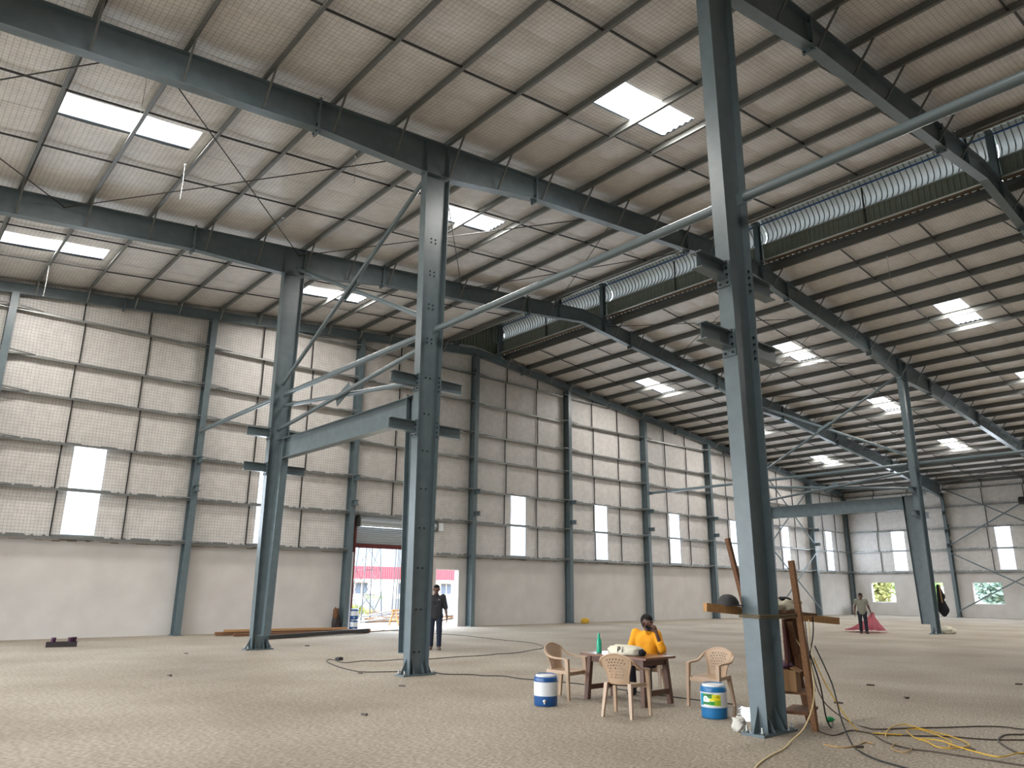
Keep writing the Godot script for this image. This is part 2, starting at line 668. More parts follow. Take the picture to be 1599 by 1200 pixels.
func strip_under_roof(parent: Node3D, side: float, za: float, zb: float, holes: Array, called := "insulation_sheet") -> void:
	var px := purlin_x()
	var xs := []
	for k in px.size() - 1:
		for q in 4:
			xs.append(lerpf(px[k], px[k + 1], q / 4.0))
	xs.append(36.9)
	for h: Array in holes:
		xs.append(h[0]); xs.append(h[1])
	xs.sort()
	var mb := MB.new()
	var uoff := Vector2(rng.randi_range(0, 20) * 0.1, rng.randi_range(0, 20) * 0.1)
	var lift := rng.randf_range(-0.006, 0.006)
	var runs := [[]]
	for x: float in xs:
		var inside := false
		var edge := false
		for h: Array in holes:
			if x > h[0] + 1e-4 and x < h[1] - 1e-4:
				inside = true
			if absf(x - h[1]) < 1e-4:
				edge = true
		if inside:
			continue
		if edge:
			runs.append([])
		runs[-1].append(x)
	for run: Array in runs:
		if run.size() < 2:
			continue
		var rows := []
		for x: float in run:
			var k := clampi(int((x - 1.95) / 1.465), 0, 23)
			var fr := clampf((x - px[k]) / (px[k + 1] - px[k]), 0.0, 1.0)
			var sag := sin(PI * fr) * 0.045
			var row := []
			for q in 9:
				var w := q / 8.0
				row.append(Vector3(side * x, roof_under(x) - sag * (0.55 + 0.45 * sin(PI * w)) - sin(PI * w) * 0.012 + lift + (0.003 if q % 2 == 0 else -0.003), lerpf(za, zb, w)))
			rows.append(row)
		var i0 := mb.v.size()
		mb.sheet(rows, Vector3.DOWN)
		for q in range(i0, mb.v.size()):
			mb.t[q] = Vector2(mb.v[q].x, mb.v[q].z) + uoff
	part(parent, called, mb, M.foil)

func build_roof() -> void:
	var c := setting("ceiling")
	for side: float in [-1.0, 1.0]:
		for b in 4:
			var z0 := ZF[b]
			var z1 := ZF[b + 1]
			var gap: Array = SKY_Z[b]
			var cuts := []
			var n1: int = maxi(1, roundi((gap[0] - z0) / 1.22))
			for k in n1:
				cuts.append(lerpf(z0, gap[0], float(k) / n1))
			cuts.append(gap[0])
			var n2: int = maxi(1, roundi((z1 - gap[1]) / 1.22))
			for k in n2 + 1:
				cuts.append(lerpf(gap[1], z1, float(k) / n2))
			for k in cuts.size() - 1:
				strip_under_roof(c, side, cuts[k], cuts[k + 1], (SKY_X if b < 3 or side > 0.0 else SKY_X.slice(1) if b == 3 else []) if absf(cuts[k] - gap[0]) < 0.01 else [])
		# beyond the fourth frame the blanket is out of the photograph's view
		for b in [4, 5]:
			strip_under_roof(c, side, ZF[b], SKY_Z[b][0], [])
			strip_under_roof(c, side, SKY_Z[b][0], SKY_Z[b][1], SKY_X if b == 4 and side > 0.0 else [])
			strip_under_roof(c, side, SKY_Z[b][1], ZF[b + 1], [])
		var top := MB.new()
		var a := 1.98
		var e := 37.5
		top.hexa([Vector3(side * a, roof_under(a) + 0.14, -0.45), Vector3(side * e, roof_under(e) + 0.14, -0.45), Vector3(side * e, roof_under(e) + 0.14, 44.9), Vector3(side * a, roof_under(a) + 0.14, 44.9),
			Vector3(side * a, roof_under(a) + 0.19, -0.45), Vector3(side * e, roof_under(e) + 0.19, -0.45), Vector3(side * e, roof_under(e) + 0.19, 44.9), Vector3(side * a, roof_under(a) + 0.19, 44.9)])
		part(c, "roof_sheet", top, M.roof_sheet)
		# purlins: cold-rolled Z sections, one line at a time
		for x: float in purlin_x():
			var y := rafter_top(x)
			var mb := MB.new()
			var xx := side * x
			var poly := PackedVector2Array([Vector2(0.068, 0.0), Vector2(0.068, 0.022), Vector2(0.064, 0.022), Vector2(0.064, 0.004), Vector2(0.003, 0.004), Vector2(0.003, 0.205), Vector2(-0.068, 0.205), Vector2(-0.068, 0.183), Vector2(-0.064, 0.183), Vector2(-0.064, 0.201), Vector2(-0.001, 0.201), Vector2(-0.001, 0.0)])
			if side < 0:
				for q in poly.size():
					poly[q].x = -poly[q].x
			mb.prism(poly, Vector3(xx, y, 44.3), Vector3(xx, y, 0.06))
			part(c, "purlin", mb, M.purlin_steel)
		# sag rods between the purlins, two lines in each bay
		for b in 4:
			for q in [1, 2]:
				var z: float = lerpf(ZF[b], ZF[b + 1], q / 3.0)
				var px := purlin_x()
				var mb := MB.new()
				for k in px.size() - 1:
					var za := z + (0.035 if k % 2 == 0 else -0.035)
					mb.bar(Vector3(side * (px[k] + 0.01), rafter_top(px[k]) + 0.1, za), Vector3(side * (px[k + 1] - 0.01), rafter_top(px[k + 1]) + 0.1, za), 0.04, 0.03)
				part(c, "sag_rod", mb, M.rod)

func build_daylight() -> void:
	var c: Node3D = get_node("ceiling")
	for side: float in [-1.0, 1.0]:
		for b in 5:
			for r: Array in (SKY_X if b < 3 or side > 0.0 else SKY_X.slice(1) if b == 3 else []):  # last two bays: unseen skylights added to brighten the floor and near column
				var mb := MB.new()
				var rows := []
				var z0: float = SKY_Z[b][0]
				var z1: float = SKY_Z[b][1]
				for k in 2:
					var x: float = r[k] + (0.06 if k == 1 else -0.06)
					var row := []
					for q in 49:
						var w := q / 48.0
						row.append(Vector3(side * x, roof_under(x) + 0.06 + 0.018 * clampf(1.6 * cos(w * TAU * 6.0), -1.0, 1.0), lerpf(z0 - 0.04, z1 + 0.04, w)))
					rows.append(row)
				mb.sheet(rows, Vector3.DOWN)
				part(c, "skylight_panel", mb, M.daylight_sheet, "white translucent corrugated skylight sheet")
				var xm: float = (r[0] + r[1]) * 0.5
				daylight("skylight_daylight", Vector3(side * xm, roof_under(xm) - 0.012 + 0.0, (z0 + z1) * 0.5), Vector3(side * -0.1035, -1, 0).normalized(), Vector2(z1 - z0 - 0.06, r[1] - r[0] - 0.06), SKYLIGHT_ENERGY, Color(1.0, 0.985, 0.96))

# ------------------------------------------------------------------ walls
func wp(side: int, u: float, y: float, d: float) -> Vector3:      # side 0: gable wall, 1: right wall, 2: left wall, 3: front wall
	match side:
		0: return Vector3(u, y, d)
		1: return Vector3(XW - d, y, u)
		2: return Vector3(-XW + d, y, u)
	return Vector3(u, y, 44.4 - d)

func wbox(mb: MB, side: int, u0: float, u1: float, y0: float, y1: float, d0: float, d1: float, y1b := -1.0) -> void:
	var e := y1 if y1b < 0.0 else y1b
	mb.hexa([wp(side, u0, y0, d0), wp(side, u1, y0, d0), wp(side, u1, y0, d1), wp(side, u0, y0, d1), wp(side, u0, y1, d0), wp(side, u1, e, d0), wp(side, u1, e, d1), wp(side, u0, y1, d1)])

func wall_strip(parent: Node3D, side: int, u0: float, u1: float, y0: float, top0: float, top1: float) -> void:
	var ys := [y0]
	for g in GIRTS:
		for q in 4:
			var y: float = g + 0.37 * q
			if y > y0 + 0.05 and y < minf(top0, top1) - 0.1:
				ys.append(y)
	ys.append(-1.0)
	var rows := []
	for y: float in ys:
		var row := []
		for q in 9:
			var w := q / 8.0
			var yy := y if y >= 0.0 else lerpf(top0, top1, w)
			var near := 9.0
			for g in GIRTS:
				near = minf(near, absf(yy - g))
			var bulge := 0.028 * smoothstep(0.0, 0.6, near) * (0.6 + 0.4 * sin(PI * w)) + sin(PI * w) * 0.010 + (0.0035 if q % 2 == 0 else -0.0035)
			row.append(wp(side, lerpf(u0, u1, w), yy, 0.03 + bulge))
		rows.append(row)
	var mb := MB.new()
	mb.sheet(rows, wp(side, 0, 0, 1) - wp(side, 0, 0, 0))
	var off := Vector2(rng.randi_range(0, 20) * 0.1, rng.randi_range(0, 20) * 0.1)
	for q in mb.v.size():
		mb.t[q] = Vector2(mb.v[q].x + mb.v[q].z, mb.v[q].y) + off
	part(parent, "insulation_sheet", mb, M.foil)

# one bay of insulated wall above the masonry: blanket, girts, sag rods, stays; win = [from, to] of the translucent strip
func clad_bay(parent: Node3D, side: int, u0: float, u1: float, top0: float, top1: float, win: Array, low := WALL_TOP, low_from := 0.0, low_to := 0.0) -> void:
	var cuts := []
	if win.is_empty():
		for k in 6:
			cuts.append(lerpf(u0, u1, k / 5.0))
	else:
		var n1: int = maxi(1, roundi((win[0] - u0) / 1.25))
		for k in n1:
			cuts.append(lerpf(u0, win[0], float(k) / n1))
		cuts.append(win[0])
		var n2: int = maxi(1, roundi((u1 - win[1]) / 1.25))
		for k in n2 + 1:
			cuts.append(lerpf(win[1], u1, float(k) / n2))
	for k in cuts.size() - 1:
		var a: float = cuts[k]
		var b: float = cuts[k + 1]
		var y0 := WALL_TOP - 0.02
		if not win.is_empty() and absf(a - win[0]) < 0.01:
			y0 = 5.96
		var mid := (a + b) * 0.5
		if low_to > low_from and mid > low_from and mid < low_to:
			y0 = low
		wall_strip(parent, side, a, b, y0, lerpf(top0, top1, (a - u0) / (u1 - u0)), lerpf(top0, top1, (b - u0) / (u1 - u0)))
	# girts
	var ys := []
	for g in GIRTS:
		var a := u0
		var b := u1
		var room := 0.42
		if minf(top0, top1) - room < g:
			if maxf(top0, top1) - room - 0.12 < g:
				continue
			var w := clampf((g + room - top0) / (top1 - top0), 0.0, 1.0)
			if top0 > top1:
				b = lerpf(u0, u1, w)
			else:
				a = lerpf(u0, u1, w)
		ys.append(g)
		if g < low and low_to > low_from:      # the opening interrupts this girt
			for piece: Array in [[u0, low_from], [low_to, u1]]:
				if piece[1] - piece[0] > 0.5:
					girt(parent, side, piece[0], piece[1], g)
		else:
			girt(parent, side, a, b, g)
	# sag rods at the third points, offset a little from gap to gap
	var levels := ys.duplicate()
	for q in [1, 2]:
		for k in levels.size():
			var u := lerpf(u0, u1, q / 3.0) + (0.04 if k % 2 == 0 else -0.05)
			var ya: float = levels[k]
			var yb: float = levels[k + 1] if k + 1 < levels.size() else lerpf(top0, top1, q / 3.0) - 0.25
			if yb - ya < 0.2 or (low_to > low_from and u > low_from and u < low_to and ya < low):
				continue
			var mb := MB.new()
			wbox(mb, side, u - 0.02, u + 0.02, ya + 0.01, yb - 0.01, 0.10, 0.14)
			part(parent, "sag_rod", mb, M.rod)

func girt(parent: Node3D, side: int, a: float, b: float, g: float) -> void:
	var mb := MB.new()
	wbox(mb, side, a, b, g - 0.004, g + 0.0, 0.035, 0.235)
	wbox(mb, side, a, b, g - 0.07, g, 0.231, 0.235)
	wbox(mb, side, a, b, g - 0.07, g - 0.066, 0.212, 0.231)
	wbox(mb, side, a, b, g, g + 0.065, 0.035, 0.039)
	var o := part(parent, "girt", mb, M.galvanised)
	# short stays from the post's inner flange back to the girt
	for e in 2:
		var u := a if e == 0 else b
		var s := 1.0 if e == 0 else -1.0
		if b - a < 2.0 or fmod(absf(u) + 0.01, BAY) > 0.3 and side == 0:
			continue
		var st := MB.new()
		st.bar(wp(side, u + s * 0.10, g + 0.03, 0.42), wp(side, u + s * 0.85, g + 0.02, 0.22), 0.035, 0.035)
		part(o, "stay", st, M.galvanised)

func light_strip(index: int, side: int, a: float, b: float) -> void:
	var w := setting("window_%d" % index)
	var mb := MB.new()
	var rows := []
	for k in 2:
		var row := []
		for q in 33:
			row.append(wp(side, lerpf(a, b, q / 32.0), 3.14 + k * 2.84, 0.012 + 0.009 * clampf(1.6 * cos(q / 32.0 * TAU * 4.0), -1, 1)))
		rows.append(row)
	mb.sheet(rows, wp(side, 0, 0, 1) - wp(side, 0, 0, 0))
	part(w, "window_sheet", mb, M.daylight_wall_sheet)
	for y: float in [4.55]:
		daylight("strip_daylight", wp(side, (a + b) * 0.5, y, 0.032), wp(side, 0, 0, 1) - wp(side, 0, 0, 0), Vector2(b - a - 0.04, 2.76), STRIP_ENERGY, Color(0.9, 0.95, 1.0))

func build_back_wall() -> void:
	var w := setting("wall_back")
	var wins := {-4: 2.4, -3: 2.40, -2: 2.42, 0: 2.50, 1: 2.20, 2: 2.35, 3: 2.4, 4: 2.4, 5: 2.4}
	var count := 1
	for k in range(-6, 6):
		var u0 := k * BAY
		var u1 := minf((k + 1) * BAY, XW)
		u0 = maxf(u0, -XW)
		var t0 := rafter_top(u0) + 0.2
		var t1 := rafter_top(u1) + 0.2
		var c0 := roof_under(u0) + 0.16
		var c1 := roof_under(u1) + 0.16
		var out := MB.new()
		if k == -1:
			wbox(out, 0, u0, -5.78, WALL_TOP, c0, -0.12, -0.06, roof_under(-5.78) + 0.16)
			wbox(out, 0, -5.78, -1.92, 4.42, roof_under(-5.78) + 0.16, -0.12, -0.06, roof_under(-1.92) + 0.16)
			wbox(out, 0, -1.92, u1, WALL_TOP, roof_under(-1.92) + 0.16, -0.12, -0.06, c1)
		elif k < -4:      # two unseen tall doorways, added open to light the columns' left faces
			wbox(out, 0, u0, u1, 5.98, c0, -0.12, -0.06, c1)
		else:
			wbox(out, 0, u0, u1, WALL_TOP, c0, -0.12, -0.06, c1)
		part(w, "cladding_sheet", out, M.cladding)
		if k == -1:
			clad_bay(w, 0, u0, u1, t0, t1, [], 4.40, -5.8, -1.9)
		elif k < -4:
			for q in 5:
				wall_strip(w, 0, lerpf(u0, u1, q / 5.0), lerpf(u0, u1, (q + 1) / 5.0), 5.98, lerpf(t0, t1, q / 5.0), lerpf(t0, t1, (q + 1) / 5.0))
			continue
		else:
			var a: float = u0 + wins[k]
			clad_bay(w, 0, u0, u1, t0, t1, [a, a + 0.96])
			light_strip(count, 0, a, a + 0.96)
			count += 1
		# plastered masonry up to 3 m, one panel between each pair of posts
		var pieces := [[u0, u1, 0.0, WALL_TOP]]
		if k == -1:
			pieces = [[u0, -5.78, 0.0, WALL_TOP], [-1.92, -1.72, 0.0, WALL_TOP], [-1.72, -0.48, 2.40, WALL_TOP], [-0.48, 0.0, 0.0, WALL_TOP]]
		var pm := MB.new()
		for p: Array in pieces:
			wbox(pm, 0, p[0], p[1], p[2], p[3], -0.29, 0.0)
		part(w, "plastered_panel", pm, M.plaster)
		ragged_edge(w, 0, u0, u1, -1.92 if k == -1 else u0)
	posts()

func ragged_edge(parent: Node3D, side: int, u0: float, u1: float, from: float) -> void:   # uneven mortar where the plaster meets the sheeting
	var mb := MB.new()
	var u := maxf(u0, from)
	while u < u1 - 0.05:
		var e := minf(u + rng.randf_range(0.12, 0.5), u1)
		wbox(mb, side, u, e, WALL_TOP - rng.randf_range(0.012, 0.06), WALL_TOP + rng.randf_range(0.0, 0.03), 0.0, 0.028)
		u = e
	part(parent, "mortar_edge", mb, M.raw_edge)

func posts() -> void:
	for k in range(-4, 6):
		var x := k * BAY
		var label := "dark blue-grey steel wind post against the gable wall"
		var known := {-4: "steel wind post past the end of the plain white wall", -3: "steel wind post at the edge of the white wall behind the dark tray", -2: "steel wind post between the two plain white panels left of the shutter", -1: "steel wind post beside the roller shutter where the water jugs stand", 0: "steel wind post under the ridge beside the small open doorway", 1: "steel wind post with the small yellow bucket at its foot", 2: "steel wind post where the far row's tie pipe meets the gable wall", 4: "steel wind post holding the crossed braces, hidden behind the rack column", 5: "steel wind post at the corner end of the crossed braces"}
		label = known.get(k, label)
		var t := thing("wind_post", label, "post", Vector3(x, 0, 0.25), 0.0, "wind posts along the gable wall")
		var h := rafter_top(x) - 0.34
		for z: float in [-0.192, 0.192]:
			var f := MB.new()
			f.span(Vector3(-0.105, 0, z - 0.008), Vector3(0.105, h, z + 0.008))
			part(t, "flange", f, M.painted_steel)
		var wb := MB.new()
		wb.span(Vector3(-0.005, 0, -0.184), Vector3(0.005, h, 0.184))
		part(t, "web", wb, M.painted_steel)
		var bp := MB.new()
		bp.span(Vector3(-0.15, 0, -0.24), Vector3(0.15, 0.025, 0.25))
		part(t, "base_plate", bp, M.painted_steel)
		for y: float in [4.87, 5.87]:
			var s := MB.new()
			i_beam(s, Vector3(0, y, 0.2), Vector3(0, y, 0.56), 0.20, 0.15)
			part(t, "bracket", s, M.painted_steel)

func i_beam(mb: MB, a: Vector3, b: Vector3, h: float, w: float, tf := 0.012, tw := 0.008, up := Vector3.UP) -> void:
	var p := PackedVector2Array([Vector2(-w / 2, -h / 2), Vector2(w / 2, -h / 2), Vector2(w / 2, -h / 2 + tf), Vector2(tw / 2, -h / 2 + tf), Vector2(tw / 2, h / 2 - tf), Vector2(w / 2, h / 2 - tf),
		Vector2(w / 2, h / 2), Vector2(-w / 2, h / 2), Vector2(-w / 2, h / 2 - tf), Vector2(-tw / 2, h / 2 - tf), Vector2(-tw / 2, -h / 2 + tf), Vector2(-w / 2, -h / 2 + tf)])
	mb.prism(p, a, b, up)

func build_right_wall() -> void:
	var w := setting("wall_right")
	var top := rafter_top(XW) + 0.36
	var openings := {0: [[1.47, 3.15], [4.75, 6.43]], 1: [[8.30, 10.05], [11.6, 13.3]], 2: [[15.7, 17.4], [19.0, 20.7]], 3: [[23.1, 24.8], [26.4, 28.1]], 4: [], 5: []}
	var strips := {0: 3.36, 1: 10.15, 2: 17.6, 3: 25.0, 4: 32.4, 5: 39.9}
	var number := 30
	for b in 6:
		var u0 := ZF[b]
		var u1 := ZF[b + 1]
		var out := MB.new()
		wbox(out, 1, u0, u1, WALL_TOP, top, -0.14, -0.08)
		part(w, "cladding_sheet", out, M.cladding)
		clad_bay(w, 1, u0, u1, top, top, [strips[b], strips[b] + 0.92])
		light_strip(20 + b, 1, strips[b], strips[b] + 0.92)
		var pm := MB.new()
		var at := u0
		for o: Array in openings[b]:
			wbox(pm, 1, at, o[0], 0.0, WALL_TOP, -0.24, 0.0)
			wbox(pm, 1, o[0], o[1], 0.0, 0.90, -0.24, 0.0)
			wbox(pm, 1, o[0], o[1], 2.33, WALL_TOP, -0.24, 0.0)
			at = o[1]
			var win := setting("window_%d" % number)
			number += 1
			var fr := MB.new()
			for q: Array in [[o[0], o[0] + 0.04, 0.90, 2.33], [o[1] - 0.04, o[1], 0.90, 2.33], [o[0] + 0.04, o[1] - 0.04, 0.90, 0.94], [o[0] + 0.04, o[1] - 0.04, 2.29, 2.33]]:
				wbox(fr, 1, q[0], q[1], q[2], q[3], -0.20, -0.14)
			part(win, "window_frame", fr, M.white_paint)
		wbox(pm, 1, at, u1, 0.0, WALL_TOP, -0.24, 0.0)
		part(w, "plastered_panel", pm, M.plaster)
		ragged_edge(w, 1, u0, u1, u0)
	var corner := MB.new()
	corner.span(Vector3(XW, 0, -0.29), Vector3(XW + 0.24, rafter_top(XW) + 0.2, 0.0))
	part(w, "corner_pier", corner, M.plaster)

func build_other_walls() -> void:
	# the left long side is still open below 5.6 m: the daylight that falls on the columns' left faces comes in here
	var l := setting("wall_left")
	var top := rafter_top(XW) + 0.36
	for b in 6:
		var mb := MB.new()
		wbox(mb, 2, ZF[b], ZF[b + 1], 5.6 if b < 4 else 0.0, top, -0.14, 0.0)
		part(l, "cladding_sheet", mb, M.foil_plain)
	var f := setting("wall_front")
	for k in range(-6, 6):
		var u0 := maxf(k * BAY, -XW)
		var u1 := minf((k + 1) * BAY, XW)
		var mb := MB.new()
		wbox(mb, 3, u0, u1, WALL_TOP, roof_under(u0) + 0.16, -0.14, 0.0, roof_under(u1) + 0.16)
		part(f, "cladding_sheet", mb, M.cladding)
		var pm := MB.new()
		wbox(pm, 3, u0, u1, 0.0, WALL_TOP, -0.24, 0.0)
		part(f, "plastered_panel", pm, M.plaster)

# ------------------------------------------------------------------ ridge monitor
func build_monitor() -> void:
	var r := setting("trim_1")
	var z_end := 44.4
	for side: float in [-1.0, 1.0]:
		for b in 6:
			var z0 := ZF[b] + 0.02
			var z1 := ZF[b + 1]
			# ribbed upstand
			var rows := []
			for y: float in [12.88, 13.46]:
				var row := []
				var n := int((z1 - z0) / 0.0415)
				for q in n + 1:
					var ph := q % 4
					row.append(Vector3(side * (1.47 + (0.028 if ph == 0 or ph == 1 else 0.0)), y, lerpf(z0, z1, float(q) / n)))
				rows.append(row)
			var mb := MB.new()
			for q in rows[0].size() - 1:
				mb.facing(rows[0][q], rows[0][q + 1], rows[1][q + 1], rows[1][q], Vector3(-side, 0, 0))
			part(r, "ribbed_upstand", mb, M.curb_sheet)
			# curved translucent baffles above, each about 0.2 m of corrugation
			var arc := []
			for k in 11:
				var a := k / 10.0
				var row := []
				var n := int((z1 - z0) / 0.045)
				for q in n + 1:
					var rib := 0.02 if q % 4 == 0 else 0.0
					row.append(Vector3(side * (1.54 + 0.42 * sin(PI * a) + rib), 13.47 + 1.02 * a, lerpf(z0, z1, float(q) / n)))
				arc.append(row)
			var bm := MB.new()
			bm.sheet(arc, Vector3(-side, 0, 0))
			var baf := part(r, "curved_baffle", bm, M.baffle_sheet)
			var ribs := MB.new()
			var zr := z0 + 0.08
			while zr < z1 - 0.03:
				for k in 10:
					var p0 := Vector3(side * (1.525 + 0.42 * sin(PI * k / 10.0)), 13.47 + 1.02 * k / 10.0, zr)
					var p1 := Vector3(side * (1.525 + 0.42 * sin(PI * (k + 1) / 10.0)), 13.47 + 1.02 * (k + 1) / 10.0, zr)
					ribs.bar(p0, p1, 0.022, 0.03, Vector3.BACK)
				zr += 0.175
			var rs := part(baf, "baffle_ribs", ribs, M.galvanised)
			rs.set_meta("kind", "stuff")
			# rails
			var up := MB.new()
			up.span(Vector3(side * 1.44 - 0.03, 13.43, z0), Vector3(side * 1.44 + 0.03, 13.47, z1))
			part(r, "upper_rail", up, M.zinc_rail)
			var lowr := MB.new()
			lowr.tube([Vector3(side * 1.40, 12.86, z0), Vector3(side * 1.40, 12.86, z1)], 0.035, 8)
			part(r, "lower_rail", lowr, M.zinc_rail)
			var tape := MB.new()
			tape.span(Vector3(side * 1.56 - 0.02, 14.30, z0), Vector3(side * 1.56 + 0.02, 14.34, z1))
			part(r, "eave_purlin", tape, M.blue_tape)
			var fl := MB.new()
			for q: Array in [[1.44, 1.83], [1.92, 2.03]]:
				var ya: float = 12.87 + (q[0] - 1.44) * 0.15
				var yb: float = 12.87 + (q[1] - 1.44) * 0.15
				fl.hexa([Vector3(side * q[0], ya, z0), Vector3(side * q[1], yb, z0), Vector3(side * q[1], yb, z1), Vector3(side * q[0], ya, z1),
					Vector3(side * q[0], ya + 0.02, z0), Vector3(side * q[1], yb + 0.02, z0), Vector3(side * q[1], yb + 0.02, z1), Vector3(side * q[0], ya + 0.02, z1)])
			part(r, "flashing", fl, M.flashing)
			# rib closers: daylight shows between them
			var cl := MB.new()
			var z := z0
			while z < z1:
				cl.span(Vector3(side * 1.875 - 0.05, 12.93, z), Vector3(side * 1.875 + 0.05, 12.95, minf(z + 0.10, z1)))
				z += 0.21
			var st := part(r, "rib_closer", cl, M.flashing)
			st.set_meta("kind", "stuff")
			var mid := MB.new()
			mid.span(Vector3(side * 1.43 - 0.02, 12.88, (z0 + z1) * 0.5 - 0.02), Vector3(side * 1.43 + 0.02, 14.16, (z0 + z1) * 0.5 + 0.02))
			part(r, "mid_strut", mid, M.rod)
		for b in 7:
			var z := ZF[b] + (0.45 if b == 0 else 0.0)
			var p := MB.new()
			p.span(Vector3(side * 1.33 - 0.09, rafter_top(1.3) - 0.05, z - 0.09), Vector3(side * 1.33 - 0.078, 14.2, z + 0.09))
			p.span(Vector3(side * 1.33 + 0.078, rafter_top(1.3) - 0.05, z - 0.09), Vector3(side * 1.33 + 0.09, 14.2, z + 0.09))
			p.span(Vector3(side * 1.33 - 0.078, rafter_top(1.3) - 0.05, z - 0.006), Vector3(side * 1.33 + 0.078, 14.2, z + 0.006))
			part(r, "monitor_post", p, M.painted_steel)
		var top := MB.new()
		top.hexa([Vector3(0, 14.72, -0.3), Vector3(side * 2.5, 14.46, -0.3), Vector3(side * 2.5, 14.46, z_end), Vector3(0, 14.72, z_end), Vector3(0, 14.76, -0.3), Vector3(side * 2.5, 14.50, -0.3), Vector3(side * 2.5, 14.50, z_end), Vector3(0, 14.76, z_end)])
		part(r, "monitor_roof", top, M.curb_sheet)
	for b in 7:
		var ra := MB.new()
		var z := ZF[b] + (0.45 if b == 0 else 0.0)
		ra.bar(Vector3(-1.5, 14.28, z), Vector3(1.5, 14.28, z), 0.12, 0.14)
		part(r, "monitor_tie", ra, M.painted_steel)
	for z: float in [0.0, 44.3]:
		var g := MB.new()
		var n := 40
		for q in n:
			var a := lerpf(-1.95, 1.95, float(q) / n)
			var c2 := lerpf(-1.95, 1.95, float(q + 1) / n)
			var d := 0.03 if q % 2 == 0 else 0.0
			g.hexa([Vector3(a, 12.7, z - 0.02 + d), Vector3(c2, 12.7, z - 0.02 + d), Vector3(c2, 12.7, z + 0.02 + d), Vector3(a, 12.7, z + 0.02 + d), Vector3(a, 14.7, z - 0.02 + d), Vector3(c2, 14.7, z - 0.02 + d), Vector3(c2, 14.7, z + 0.02 + d), Vector3(a, 14.7, z + 0.02 + d)])
		part(r, "monitor_end_sheet", g, M.curb_sheet)

# ------------------------------------------------------------------ the steel frames
const DEPTH: Array = [[0.0, 0.56], [3.0, 0.62], [9.45, 0.62], [12.1, 0.86], [12.9, 0.86], [15.45, 0.66], [21.4, 0.66], [30.0, 0.68], [36.35, 0.95]]

func rafter_depth(x: float) -> float:
	x = absf(x)
	for k in DEPTH.size() - 1:
		if x <= DEPTH[k + 1][0]:
			return lerpf(DEPTH[k][1], DEPTH[k + 1][1], (x - DEPTH[k][0]) / (DEPTH[k + 1][0] - DEPTH[k][0]))
	return DEPTH[-1][1]

